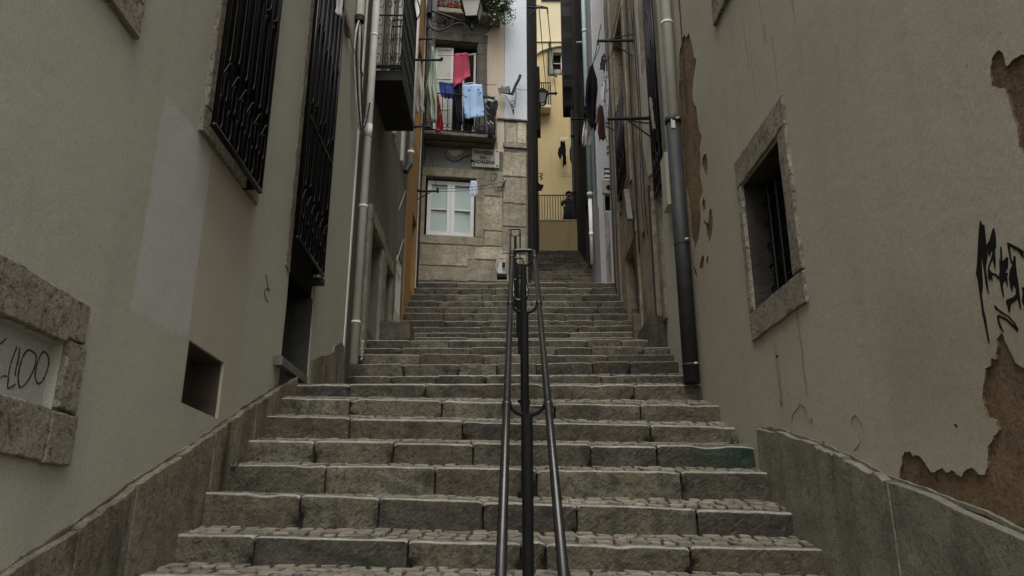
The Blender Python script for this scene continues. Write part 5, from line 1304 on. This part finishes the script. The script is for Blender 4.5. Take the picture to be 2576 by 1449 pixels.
# =================================================================== CLOTHES RACKS, LAUNDRY AND SMALL THINGS
def rod(name, pts, r, label, cat='drying rack', group=None, mat='iron', extra=()):
    m_ = MB(); m_.tube(pts, r, 8)
    for e, re in extra: m_.tube(e, re, 6)
    return m_.build(name, M[mat], label=label, cat=cat, group=group)
def cloth(name, L, R, Y, mat, label, cat, folds=4, amp=.03, rows=16, cols=16, top=None, seed=0, group='laundry hung out to dry', th=.006, plane=None):
    """hanging cloth between a left and a right edge (picture polylines) at depth Y"""
    mb = MB(); vs = []; fs = []
    def samp(P, t):
        k = t*(len(P)-1); i = min(int(k), len(P)-2); f = k-i
        return (P[i][0]+(P[i+1][0]-P[i][0])*f, P[i][1]+(P[i+1][1]-P[i][1])*f)
    for side in (0, 1):
        for i in range(rows+1):
            t = i/rows; l, r = samp(L, t), samp(R, t)
            for j in range(cols+1):
                s = j/cols; u = l[0]+(r[0]-l[0])*s; v = l[1]+(r[1]-l[1])*s
                wv = math.sin(s*folds*2*math.pi+seed+1.3*t)*amp*(.25+.75*t) + amp*1.3*noise.noise(Vector((s*2.5+seed, t*2.5, seed)))
                q = onY(u, v, Y)
                q.x += .012*noise.noise(Vector((s*4, t*6, seed+5))); q.z += (.02*noise.noise(Vector((s*5, 3, seed+2))) if i == rows else 0)
                q.y += wv + (th if side else 0)
                vs.append(q)
    n = (rows+1)*(cols+1); c1 = cols+1
    for side in (0, 1):
        for i in range(rows):
            for j in range(cols):
                a = side*n+i*c1+j; f = (a, a+1, a+c1+1, a+c1); fs.append(f if side else f[::-1])
    for i in range(rows):
        for j in (0, cols): a = i*c1+j; fs.append((a, a+c1, a+c1+n, a+n))
    for j in range(cols):
        for i in (0, rows): a = i*c1+j; fs.append((a, a+1, a+1+n, a+n))
    mb.add(vs, fs); return mb.build(name, mat, smooth=True, label=label, cat=cat, group=group)
# patterned fabrics
def m_pattern(name, base, fig, scale, thr=(.42,.5), axis=None):
    m, nt, b = nodes(name)
    v = N(nt, 'ShaderNodeTexVoronoi'); v.inputs['Scale'].default_value = scale; nt.links.new(coords(nt, (1,.15,1)), v.inputs['Vector'])
    f = ramp(nt, v.outputs['Distance'], thr[0], thr[1]); col = mix(nt, f, fig, base)
    if axis:
        tc = N(nt, 'ShaderNodeTexCoord'); se = N(nt, 'ShaderNodeSeparateXYZ'); nt.links.new(tc.outputs['Object'], se.inputs[0])
        ab = N(nt, 'ShaderNodeMath', operation='ABSOLUTE'); nt.links.new(se.outputs[0], ab.inputs[0])
        col = mix(nt, ramp(nt, ab.outputs[0], axis[0], axis[1]), sc(base, 1.12), col)
    nt.links.new(col, b.inputs['Base Color']); b.inputs['Roughness'].default_value = .95; b.inputs['Specular IOR Level'].default_value = .1
    bump(nt, b, [(tex(nt, 90, 4), .25, .006)]); return m
def m_stripe(name, a, b_, scale):
    m, nt, b = nodes(name); f_ = tex(nt, 5.5, 3, .5, (.45, .45, 1.6))
    nt.links.new(mix(nt, ramp(nt, f_, .56, .6), a, b_), b.inputs['Base Color']); b.inputs['Roughness'].default_value = .95; return m
K = dict(pink=m_cloth('raspberry_towel', (.47,.085,.13)), blue=m_cloth('royal_blue_cloth', (.045,.065,.22)), lblue=m_pattern('flowered_blue_towel', (.33,.47,.66), (.10,.20,.46), 9, (.26,.40), (.05,.075)),
  green=m_cloth('pale_green_cloth', (.36,.43,.33)), beige=m_cloth('grey_beige_cloth', (.34,.31,.27)), red=m_pattern('red_flowered_cloth', (.26,.025,.025), (.5,.35,.32), 16, (.2,.3)), black=m_cloth('black_cloth', (.008,.008,.009)),
  navy=m_cloth('dark_navy_cloth', (.015,.017,.03)), stripe=m_stripe('black_white_stripe', (.012,.012,.013), (.4,.4,.38), 1.3), white=m_cloth('white_cloth', (.46,.46,.44)), wblue=m_cloth('bluish_white_shirt', (.55,.60,.72)),
  grey=m_cloth('grey_cloth', (.16,.16,.16)), maroon=m_cloth('dark_red_cloth', (.05,.018,.014)), lgrey=m_pattern('printed_pale_shirt', (.42,.42,.46), (.08,.08,.11), 14, (.2,.32)))
YB = FACE.P(1.5, 0, .47).y-.05
cloth('towel', [(1143,135),(1141,175),(1139,205),(1142,222)], [(1177,132),(1181,160),(1182,178),(1183,190)], YB, K['pink'], 'raspberry pink towel hanging in the open balcony door', 'towel', 2, .03, seed=1)
cloth('cloth', [(1104,206),(1106,225),(1110,243),(1114,246)], [(1142,209),(1142,225),(1141,240),(1139,247)], YB, K['blue'], 'plain royal blue cloth on the balcony rail', 'cloth', 3, .03, seed=2)
cloth('garment', [(1142,211),(1143,250),(1147,290),(1152,302)], [(1161,211),(1161,240),(1163,280),(1164,315)], YB+.02, K['navy'], 'dark navy garment hanging between the blue cloth and the flowered towel', 'garment', 2, .04, seed=3)
cloth('towel', [(1166,212),(1165,245),(1167,275),(1170,299)], [(1213,212),(1214,240),(1217,270),(1218,294)], YB-.06, K['lblue'], 'light blue towel with darker blue flowers over the balcony rail', 'towel', 2, .02, seed=4)
cloth('garment', [(1216,245),(1222,270),(1226,310),(1228,345)], [(1246,243),(1254,260),(1246,300),(1242,345)], YB, K['stripe'], 'bundled black and white striped garment on the right end of the balcony rail', 'garment', 2, .07, seed=5)
cloth('garment', [(1170,298),(1172,315),(1172,330),(1173,336)], [(1193,297),(1191,315),(1187,325),(1186,338)], YB+.05, K['black'], 'black garment hanging low below the flowered towel', 'garment', 2, .04, seed=6)
cloth('shirt', [(1086,118),(1082,170),(1070,215),(1078,260),(1080,300)], [(1092,120),(1096,165),(1098,225),(1104,270),(1103,315)], 15.0, K['green'], 'long pale green shirt hanging beside the left wall', 'shirt', 2, .08, seed=7)
cloth('shirt', [(1044,150),(1042,190),(1041,240),(1044,270),(1050,285)], [(1056,150),(1062,190),(1067,220),(1066,260),(1068,280)], 13.6, K['beige'], 'grey beige shirt hanging leftmost, behind the iron balcony', 'shirt', 2, .07, seed=8)
cloth('cloth', [(1040,112),(1041,125),(1044,134)], [(1053,112),(1056,125),(1054,136)], 13.6, K['red'], 'small red patterned cloth pegged above the grey beige shirt', 'cloth', 1, .03, seed=9, rows=8, cols=8)
cloth('cloth', [(1099,235),(1102,280),(1098,318),(1095,334)], [(1104,240),(1110,285),(1116,320),(1113,336)], 15.0, K['red'], 'red flowered cloth hanging low beside the green shirt', 'cloth', 2, .05, seed=10)
cloth('shirt', [(1184,455),(1182,470),(1180,485),(1181,495)], [(1198,455),(1201,470),(1202,485),(1201,492)], 15.7, K['wblue'], 'small white shirt pegged at the right of the lower window', 'shirt', 2, .03, seed=11)
# lines on the balcony
q = lambda u, v: onY(u, v, YB)
def line(pts, r, label, group=None): m_ = MB(); m_.tube(pts, r, 5); return m_.build('clothes_line', M['cable'], label=label, cat='clothes line', group=group)
line(sag(q(1092,208), q(1250,213), .02), .006, 'clothes line at railing height holding the blue cloth and the flowered towel')
line(sag(q(1100,139), q(1215,136), .02), .005, 'clothes line across the balcony door holding the pink towel')
# racks on the left walls
P_ = lambda u, v, Y: onY(u, v, Y)
rod('drying_rack', [P_(988,150,12.0), P_(1112,151,12.0)], .022, 'black rod crossing in front of the balcony curtain from the left wall', group='clothes racks on the left', extra=(([P_(995,150,12.0),P_(1005,168,12.0)], .012), ([P_(1110,150,12.0),P_(1112,146,12.0)], .03), ([P_(1000,150,12.0),P_(1010,163,12.0)],.012)))
rod('drying_rack', [P_(1038,98,13.6), P_(1088,98,13.6)], .02, 'upper short black rod on the ochre wall, below the lamp bracket', group='clothes racks on the left', extra=(([P_(1042,110,13.6),P_(1062,98,13.6)], .012), ([P_(1047,98,13.6),P_(1047,90,13.6)], .025)))
rod('drying_rack', [P_(1048,481,15.3), P_(1102,481,15.3)], .022, 'braced black rod in front of the lower white window', group='clothes racks on the left', extra=(([P_(1048,476,15.3),P_(1070,481,15.3)], .012), ([P_(1050,502,15.3),P_(1083,484,15.3)], .012), ([P_(1101,484,15.3),P_(1101,473,15.3)],.028)))
line(sag(P_(1101,474,15.3), P_(1266,458,15.9), .05, 12), .005, 'upper of two thin lines crossing the lower white window to a wall hook')
line(sag(P_(1101,481,15.3), P_(1266,466,15.9), .05, 12), .005, 'lower of two thin lines crossing the lower white window to a wall hook')
line(bez([P_(1100,478,15.3), P_(1092,440,15.2), P_(1084,390,15.1)],6), .005, 'thin wire slanting up from the rod before the lower white window')
rod('drying_rack', [P_(1042,318,13.0), P_(1082,319,13.0)], .02, 'short black rod near the foot of the hanging shirts', group='clothes racks on the left', extra=(([P_(1042,322,13.0),P_(1070,316,13.0)], .012), ([P_(1060,312,13.0),P_(1078,322,13.0)], .012)))
# broken rack with a grey rag on the pale blue corner strip
YK = FACE.P(2.6, 0, .3).y
rod('drying_rack', [P_(1309,189,YK), P_(1305,200,YK), P_(1297,215,YK), P_(1288,238,YK)], .035, 'bent black rack arm with dangling wire on the pale blue corner strip', extra=(([P_(1288,237,YK),P_(1262,232,YK)],.02), ([P_(1288,237,YK),P_(1262,217,YK)],.014), ([P_(1300,212,YK),P_(1310,189,YK)], .02),
   (bez([P_(1271,240,YK),P_(1280,255,YK),P_(1291,270,YK),P_(1292,285,YK),P_(1287,268,YK),P_(1295,258,YK),P_(1298,238,YK),P_(1296,222,YK)],5), .008), (bez([P_(1290,270,YK),P_(1283,262,YK),P_(1290,252,YK),P_(1297,262,YK),P_(1291,275,YK),P_(1291,288,YK)],5),.008),
   (bez([P_(1297,222,YK),P_(1310,226,YK),P_(1325,226,YK+.1)],5), .006)))
cloth('rag', [(1252,221),(1254,230),(1257,236)], [(1281,216),(1284,224),(1283,231)], YK-.04, K['grey'], 'grey rag draped on the bent rack arm', 'rag', 2, .03, 8, 12, seed=12)
# racks on the right walls
YR = 11.9
rod('drying_rack', [P_(1503,103,YR), P_(1594,102,YR)], .026, 'upper thick black rod standing out from the brown house', group='clothes racks on the right', extra=(([P_(1540,106,YR),P_(1588,140,YR),P_(1593,141,YR)], .013), ([P_(1535,99,YR),P_(1560,92,YR),P_(1594,86,YR)], .011), ([P_(1504,103,YR),P_(1504,112,YR)], .022)))
YR2 = 10.9
rod('drying_rack', [P_(1528,299,YR2), P_(1640,297,YR2)], .028, 'lower thick black rod standing out from the brown house', group='clothes racks on the right', extra=(([P_(1580,303,YR2),P_(1635,343,YR2),P_(1645,343,YR2)], .014), ([P_(1578,301,YR2),P_(1610,308,YR2),P_(1640,311,YR2)], .012), ([P_(1524,308,YR2),P_(1535,311,YR2)],.012), ([P_(1525,318,YR2),P_(1545,328,YR2)],.011)))
rod('drying_rack', [P_(1450,107,20.5), P_(1499,106,20.5)], .035, 'pale metal rack arm crossing the teal pipe', mat='pipe_light', group='clothes racks on the right', extra=(([P_(1472,107,20.5),P_(1484,117,20.5),P_(1498,120,20.5)], .02),))
rod('drying_rack', [P_(1437,299,21.0), P_(1490,299,21.0)], .035, 'thin black rod reaching over the upper alley from the dark house', group='clothes racks on the right', extra=(([P_(1437,299,21.0),P_(1440,240,21.0),P_(1442,200,21.0)], .010),))
rod('drying_rack', [P_(1326,18,17.2), P_(1378,20,17.2)], .028, 'black rack arm with hanging lines above the upper alley', extra=(([P_(1326,42,17.2),P_(1350,22,17.2)], .016), ([P_(1326,10,17.2),P_(1372,17,17.2)], .012), ([P_(1377,20,17.2),P_(1378,34,17.2)], .02), (sag(P_(1378,34,17.2),P_(1398,234,29),.05), .012), (sag(P_(1356,20,17.2),P_(1374,222,29),.05), .012)))
rod('drying_rack', [P_(1356,236,29.5), P_(1398,235,29.5)], .05, 'far black rack arm before the small yellow balcony', extra=(([P_(1360,252,29.5),P_(1378,238,29.5)], .03), ([P_(1397,237,29.5),P_(1399,233,29.5)], .07)))
# laundry on the right
cloth('garment', [(1484,166),(1475,200),(1472,245),(1476,290),(1484,322)], [(1495,166),(1504,195),(1503,235),(1500,270),(1499,330)], 12.6, K['black'], 'long black garment hanging highest on the right', 'garment', 2, .07, seed=21)
cloth('towel', [(1472,285),(1467,320),(1464,345),(1463,364)], [(1486,288),(1487,320),(1487,345),(1485,367)], 12.9, K['white'], 'white towel hanging lowest below the black garment', 'towel', 2, .05, seed=22)
cloth('garment', [(1468,268),(1467,285),(1470,303)], [(1482,262),(1486,285),(1484,306)], 12.8, K['navy'], 'small dark garment bunched above the white towel', 'garment', 2, .06, 10, 10, seed=23)
cloth('shirt', [(1522,178),(1516,205),(1510,235),(1514,262),(1522,300),(1523,322)], [(1527,180),(1530,200),(1531,240),(1530,280),(1529,310),(1526,322)], 12.0, K['lgrey'], 'pale printed shirt hanging from the lower right rack', 'shirt', 2, .06, seed=24)
cloth('cloth', [(1514,140),(1511,155),(1509,175)], [(1522,133),(1524,155),(1521,180)], 12.0, K['stripe'], 'small twisted striped cloth above the pale shirt', 'cloth', 1, .04, 10, 8, seed=25)
cloth('garment', [(1508,262),(1505,290),(1504,325),(1508,352)], [(1518,270),(1521,300),(1524,335),(1528,353)], 12.4, K['maroon'], 'dark red garment hanging under the pale shirt', 'garment', 2, .05, seed=26)
cloth('garment', [(1500,265),(1501,285),(1497,310)], [(1512,262),(1513,285),(1509,318)], 12.5, K['grey'], 'grey printed garment between the black garment and the pale shirt', 'garment', 2, .05, 10, 10, seed=27)
for a, b in (((1510,112),(1487,168)),((1512,60),(1490,170)),((1560,100),(1520,160)),((1560,0),(1535,105))): line(sag(P_(a[0],a[1],11.9), P_(b[0],b[1],12.4), .03), .007, 'slack line above the laundry on the right wall', 'lines above the right laundry')
line(sag(P_(1590,140,11.8), P_(1582,296,10.9), .03), .008, 'line between the two thick black rods on the brown house')
line(sag(P_(1594,0,11.8), P_(1591,88,11.85), .02), .008, 'line rising out of view from the upper thick black rod')
# black outfits hung high on the yellow house
YL = 32.6
cloth('garment', [(1410,355),(1409,375),(1415,395),(1416,418)], [(1421,355),(1424,378),(1424,400),(1426,413)], YL, K['black'], 'black outfit on white hanger, the wider of those on the yellow wall', 'garment', 2, .1, seed=31)
cloth('garment', [(1405,372),(1403,385),(1408,398)], [(1413,366),(1413,385),(1413,404)], YL, K['black'], 'black sleeve like garment hung leftmost on the yellow wall', 'garment', 1, .08, 8, 8, seed=32)
cloth('garment', [(1437,362),(1433,378),(1434,400),(1438,413)], [(1438,362),(1441,378),(1441,400),(1440,413)], YL-.3, K['black'], 'slim black garment nearest the dark house, high on the yellow wall', 'garment', 1, .08, seed=33)
for (u, v), lab in (((1415,350),'white ring of the hanger over the left of the black outfit'), ((1425,349),'white ring of the hanger over the right of the black outfit')):
    c = P_(u, v, YL-.1); m_ = MB(); m_.tube([c+Vector((.075*math.cos(t*.52),0,.065*math.sin(t*.52))) for t in range(12)], .024, 6, True); m_.build('hanger', M['flower'], label=lab, cat='hanger', smooth=True)
c = [P_(1414,461-14,YL), P_(1436,460-14,YL), P_(1425,433,YL)]
m_ = MB(); m_.tube([P_(1413,444,YL),P_(1424,434,YL),P_(1437,444,YL)], .012, 5, True); m_.build('hanger', M['wood_grey'], label='empty triangular wire hanger below the black outfits', cat='hanger')
# upper alley lantern and black wall sign
W = thing('street_lamp', P_(1362,262,27.0), 'small dark lantern before the yellow balcony', 'street lamp')
m_ = MB(); c = P_(1364,240,27.0); r = .17
bt = [P_(1364,262,27)+Vector((sx*.10,sy*.10,0)) for sx,sy in ((-1,-1),(1,-1),(1,1),(-1,1))]; tt = [P_(1364,236,27)+Vector((sx*.19,sy*.19,0)) for sx,sy in ((-1,-1),(1,-1),(1,1),(-1,1))]; ap = P_(1364,222,27)
for k in range(4): m_.tube([bt[k],tt[k]],.02,5); m_.tube([bt[k],bt[(k+1)%4]],.02,5); m_.tube([tt[k],tt[(k+1)%4]],.022,5); m_.tube([tt[k],ap],.03,5)
m_.tube(bez([bt[0],P_(1360,268,27),P_(1354,275,27),P_(1350,270,27)],5),.03,6); m_.tube(bez([P_(1364,264,27),P_(1366,268,27),P_(1362,272,27),P_(1358,266,27)],5),.02,6)
m_.build('frame', M['iron'], W)
m_ = MB(); s2 = lambda p, q_: p+(Vector((q_.x,27.0,p.z))-p)*.06
for k in range(4): m_.add([s2(bt[k],c),s2(bt[(k+1)%4],c),s2(tt[(k+1)%4],c),s2(tt[k],c)],[(0,1,2,3)])
m_.build('glass', M['lamp_glass'], W)
m_ = MB(); YS = 25.0
m_.prism(Plane((0,YS),(1,0),(0,-1)), [((u-1288)/F*YS/ray(u,v)[1], P_(u,v,YS).z) for u,v in ((1346,456),(1354,458),(1357,464),(1368,467),(1362,480),(1349,481))], 0, .05)
m_.tube(bez([P_(1356,438,YS),P_(1362,436,YS),P_(1364,441,YS),P_(1358,444,YS),P_(1364,448,YS),P_(1360,453,YS)],5), .02, 5)
m_.build('hanging_sign', M['ink'], label='black tilted bracket sign jutting from the brown flank wall', cat='sign')
# white sack by the handrail
SK = thing('bag', onY(1262, 700, 15.85), 'white carrier bag with dark print standing by the handrail at the stair head', 'bag')
c = onY(1262, 700, 15.85); m_ = MB(); W_, H_, D_ = .155, .34, .10
vs = []; fs = []
for i in range(9):
    t = i/8; w = W_*(1-.12*t+.05*math.sin(t*5)); d = D_*(1-.55*t)
    for k in range(12):
        a = 2*math.pi*k/12; ca, sa = math.cos(a), math.sin(a)
        x = w*(abs(ca)**.5)*(1 if ca > 0 else -1)*.5*1.3; y = d*(abs(sa)**.5)*(1 if sa > 0 else -1)
        vs.append(c+Vector((x+.012*noise.noise(Vector((a*2,t*4,1))), y+.015*noise.noise(Vector((a*2,t*4,8))), .06+t*H_)))
for i in range(8):
    for k in range(12): fs.append((i*12+k, i*12+(k+1)%12, (i+1)*12+(k+1)%12, (i+1)*12+k))
fs.append(tuple(range(12))[::-1]); fs.append(tuple(96+k for k in range(12)))
m_.add(vs, fs); m_.build('sack', K['white'], SK, smooth=True)
m_ = MB(); m_.tube(bez([c+Vector((-.09,-.08,.1)), c+Vector((-.12,-.1,.25)), c+Vector((-.06,-.09,.42)), c+Vector((.05,-.07,.41))],6), .014, 6); m_.build('strap', K['white'], SK, smooth=True)
m_ = MB(); m_.box((c.x+.01,c.y-.128,c.z+.2),(c.x+.075,c.y-.115,c.z+.31)); m_.build('print', M['ink'], SK)
m_ = MB(); m_.box((c.x-.1,c.y-.1,c.z),(c.x+.11,c.y+.1,c.z+.06)); m_.build('base', M['ink'], SK)
# junction of cables on the left corner
jb = LEFT.at(905, 45, .06)
JB = MB(); JB.tube([LEFT.P(jb[0], jb[1], .06), LEFT.P(jb[0], jb[1]+2.2, .06)], .05, 12); jo = JB.build('cable_duct', M['pipe_light'], LA)
JB = MB(); JB.tube([LEFT.P(jb[0], jb[1]-.06, .06), LEFT.P(jb[0], jb[1]+.02, .06)], .062, 12); JB.build('duct_cap', M['cable'], jo)
for k in range(4):
    o = .05+.02*k; m_ = MB()
    m_.tube(bez([LEFT.P(jb[0]-.03+.02*k, jb[1]-.05, .06), LEFT.P(jb[0]-.12+.03*k, jb[1]-.35, o), LEFT.P(jb[0]-.05+.04*k, jb[1]-.75, o), LEFT.P(jb[0]+.35, jb[1]-1.45+.02*k, .10+.01*k), LEFT.P(by0, zb_-.12, .06)],7), .012, 5); m_.build('cable', M['cable' if k % 2 else 'cable_white'], LA)
for k in range(3):
    A = LEFT.P(*LEFT.at(862,22,.03), .03); B = LEFT.P(*LEFT.at(912,192,.06), .06); m_ = MB(); m_.tube(sag(A+Vector((0,0,.03*k)), B+Vector((0,0,.02*k)), .04+.03*k), .011, 5); m_.build('cable', M['cable' if k % 2 else 'cable_white'], LA)
beamm = MB(); A = LEFT.at(864,30,.03); B = LEFT.at(880,88,.03); beam(beamm, LEFT.P(*A,.03), LEFT.P(*B,.03), .05, .10); beamm.build('bracket_board', M['surround'], LA)
cloth('rag', [(846,-30),(845,0),(845,38)], [(860,-30),(862,0),(861,42)], LEFT.at(852,20,.16)[0], K['white'], 'white rag caught at the top of the tall doorway grille', 'rag', 2, .03, 10, 8, seed=40)
# weeds at the wall feet
def weeds(pts, label, seed):
    r_ = random.Random(seed); m_ = MB()
    for c in pts:
        for k in range(16):
            d = Vector((r_.uniform(-1,1), r_.uniform(-1,1), r_.uniform(.6,1.6))).normalized()*r_.uniform(.03,.1); p = c+Vector((r_.gauss(0,.03), r_.gauss(0,.03), 0)); s_ = Vector((d.y,-d.x,0)).normalized()*.006
            m_.add([p-s_, p+s_, p+d*.6+s_*.6, p+d], [(0,1,2,3)])
    m_.build('weed', M['leaf_dark'], label=label, cat='weed', group=None)
weeds([Vector((-1.93, 5.6, zground(5.6)+.01))], 'tuft of weeds at the left plinth beside the second step', 1)
weeds([Vector((xright(6.15)-.07, 6.2, zground(6.2)-.02))], 'weeds growing at the right wall foot by the upper end of the plinth', 2)
bx = bpy.data.objects

# =================================================================== PERSON at the railing (looks down through a camera)
pc = onY(1431, 556, 28.95); fy = 28.95
sH = 1.64; feet = tz_-.45; head = onY(1431, 484, fy).z; hs = (head-feet)/1.72
PX = onY(1431, 500, fy).x
def J(x, y, z): return (PX+x*hs, fy+y*hs, feet+z*hs)
joints_ = {'pel':(J(0,0,.93),.14),'wai':(J(0,0,1.08),.125),'che':(J(0,-.01,1.28),.145),'nek':(J(0,-.02,1.45),.058),'hd0':(J(0,-.04,1.54),.078),'hd1':(J(0,-.045,1.62),.098),'hd2':(J(0,-.03,1.69),.07),
 'hipL':(J(-.09,0,.86),.10),'knL':(J(-.10,-.02,.48),.062),'anL':(J(-.11,0,.09),.042),'toL':(J(-.13,-.14,.04),.035),
 'hipR':(J(.09,0,.86),.10),'knR':(J(.11,-.02,.48),.062),'anR':(J(.13,0,.09),.042),'toR':(J(.16,-.13,.04),.035),
 'shL':(J(-.19,0,1.39),.068),'elL':(J(-.27,-.14,1.16),.05),'wrL':(J(-.09,-.30,1.36),.034),'haL':(J(-.05,-.34,1.42),.034),
 'shR':(J(.19,0,1.39),.068),'elR':(J(.28,-.13,1.15),.05),'wrR':(J(.09,-.30,1.35),.034),'haR':(J(.05,-.34,1.41),.034)}
names = list(joints_); ed = [('pel','wai'),('wai','che'),('che','nek'),('nek','hd0'),('hd0','hd1'),('hd1','hd2'),('pel','hipL'),('hipL','knL'),('knL','anL'),('anL','toL'),('pel','hipR'),('hipR','knR'),('knR','anR'),('anR','toR'),
  ('che','shL'),('shL','elL'),('elL','wrL'),('wrL','haL'),('che','shR'),('shR','elR'),('elR','wrR'),('wrR','haR')]
PO = Vector(J(0,0,0))
me = bpy.data.meshes.new('person'); me.from_pydata([Vector(joints_[n][0])-PO for n in names], [(names.index(a), names.index(b)) for a,b in ed], [])
po = bpy.data.objects.new('person', me); COL.objects.link(po); po.location = PO; ROOT[po.name] = PO
sm = po.modifiers.new('skin', 'SKIN')
sv = me.skin_vertices
if not sv: 
    bm = bmesh.new(); bm.from_mesh(me); bm.verts.layers.skin.verify(); bm.to_mesh(me); bm.free(); sv = me.skin_vertices
for i, n in enumerate(names):
    r = joints_[n][1]*hs; sv[0].data[i].radius = (r, r*.8 if n in ('pel','wai','che') else r); sv[0].data[i].use_root = (n == 'pel')
ss = po.modifiers.new('sub', 'SUBSURF'); ss.levels = 2; ss.render_levels = 2
bpy.context.view_layer.update()
nm = bpy.data.meshes.new_from_object(po.evaluated_get(bpy.context.evaluated_depsgraph_get()))
po.modifiers.clear(); po.data = nm
skin = m_plain('skin_tone', (.42,.27,.19), .6, 0, .1, b=0)
coat = m_cloth('dark_grey_coat', (.05,.054,.06), .5); trou = m_cloth('black_trousers', (.012,.012,.014))
for m in (coat, trou, skin): nm.materials.append(m)
for p in nm.polygons:
    z = p.center.z/hs; fwd = -p.center.y/hs
    p.material_index = 2 if (z > 1.46 or (fwd > .27 and z > 1.2)) else 1 if z < .82 else 0
    p.use_smooth = True
setp(po, 'person in dark coat and cap at the railing holding a camera to the face', 'person')
def pm(name, mb, mat): return mb.build(name, mat, po, smooth=True)
h = Vector(J(0,-.04,1.62)); m_ = MB()
m_.lathe(h+Vector((0,.01,.015)), [(.112*hs,0),(.118*hs,.03),(.11*hs,.07),(.07*hs,.108),(.01,.118)], 18); m_.box((h.x-.07,h.y-.16,h.z+.03),(h.x+.07,h.y-.08,h.z+.042)); pm('cap', m_, K['black'])
m_ = MB(); m_.lathe(Vector(J(0,.0,.66)), [(.23*hs,0),(.215*hs,.2*hs),(.19*hs,.4*hs),(.19*hs,.5*hs)], 20); pm('coat_skirt', m_, coat)
m_ = MB(); c = Vector(J(0,-.155,1.605))
for sx in (-.033,.033): m_.lathe(c+Vector((sx*hs,.018,-.004)), [(.004,-.012),(.012,-.004),(.012,.006),(.004,.012)], 8)
pm('eyes', m_, K['black'])
m_ = MB(); m_.add([c+Vector((-.014,.03,-.02)), c+Vector((.014,.03,-.02)), c+Vector((0,-.006,-.028)), c+Vector((0,.03,.02))], [(0,1,2),(0,2,3),(1,3,2),(0,3,1)]); m_.build('nose', skin, po)
m_ = MB(); m_.box((c.x-.028,c.y+.012,c.z-.066),(c.x+.028,c.y+.024,c.z-.056)); m_.build('mouth', m_plain('lips', (.2,.08,.06), .6, b=0), po)
for sx in (-1, 1):
    m_ = MB(); m_.lathe(Vector(J(sx*.098,-.03,1.585)), [(.005,-.03),(.022,-.012),(.024,.012),(.006,.03)], 8); pm('ear', m_, skin)
    hb = Vector(J(sx*.05,-.345,1.425))
    for f in range(5):
        m_ = None
    m_ = MB()
    for f in range(4): m_.tube(bez([hb+Vector((sx*.012,-.0,.025-.017*f)), hb+Vector((sx*-.005,-.045,.028-.017*f)), hb+Vector((-sx*.045,-.05,.026-.016*f))],4), [.0085]*9, 6)
    m_.tube(bez([hb+Vector((0,.02,.02)), hb+Vector((-sx*.03,.03,.0)), hb+Vector((-sx*.05,.02,-.02))],4), .0095, 6)
    pm('fingers', m_, skin)
cam_o = MB(); c = Vector(J(0,-.385,1.43)); cam_o.box((c.x-.055,c.y-.02,c.z-.04),(c.x+.055,c.y+.02,c.z+.035)); cam_o.lathe(c, [(.001,-.001),(.001,0)], 6)
co = thing('camera', c, 'small camera with bright lens held by the person at the railing', 'camera')
cam_o.build('body', M['iron'], co)
m_ = MB(); m_.tube([c+Vector((0,-.02,0)), c+Vector((0,-.06,0))], .035, 14); m_.build('lens', M['flower'], co)

# =================================================================== WORLD, SUN, CAMERA
w = bpy.data.worlds.new('World'); scene.world = w; w.use_nodes = True
nt = w.node_tree; bg = nt.nodes['Background']
sky = nt.nodes.new('ShaderNodeTexSky'); sky.sky_type = 'NISHITA'; sky.sun_disc = False
SUN_EL, SUN_AZ = math.radians(62), math.radians(180)      # azimuth clockwise from +y
sky.sun_elevation = SUN_EL; sky.sun_rotation = SUN_AZ; sky.altitude = 50; sky.air_density = 1.0; sky.dust_density = 4.0; sky.ozone_density = 1.0
hs_ = nt.nodes.new('ShaderNodeHueSaturation'); hs_.inputs['Saturation'].default_value = .12
nt.links.new(sky.outputs[0], hs_.inputs['Color']); nt.links.new(hs_.outputs[0], bg.inputs[0]); bg.inputs[1].default_value = .15
sd = bpy.data.lights.new('Sun', 'SUN'); sd.energy = 1.2; sd.angle = math.radians(40); sd.color = (1, .97, .92)
so = bpy.data.objects.new('Sun', sd); COL.objects.link(so)
d = Vector((math.sin(SUN_AZ)*math.cos(SUN_EL), math.cos(SUN_AZ)*math.cos(SUN_EL), math.sin(SUN_EL)))
so.rotation_euler = d.to_track_quat('Z', 'Y').to_euler(); so.location = (0, -5, 40)
cd = bpy.data.cameras.new('Camera'); cd.lens = 36*F/2576; cd.sensor_width = 36; cd.clip_end = 500; cd.clip_start = .05
ca = bpy.data.objects.new('Camera', cd); COL.objects.link(ca); ca.location = (0, 0, Z0); ca.rotation_euler = (math.pi/2+PITCH, 0, 0)
scene.camera = ca
vs_ = scene.view_settings
vs_.view_transform = 'Standard'; vs_.look = 'None'; vs_.gamma = 1; vs_.exposure = 0.66; vs_.use_curve_mapping = False
scene.cycles.use_denoising = True
scene.cycles.max_bounces = 8; scene.cycles.diffuse_bounces = 4
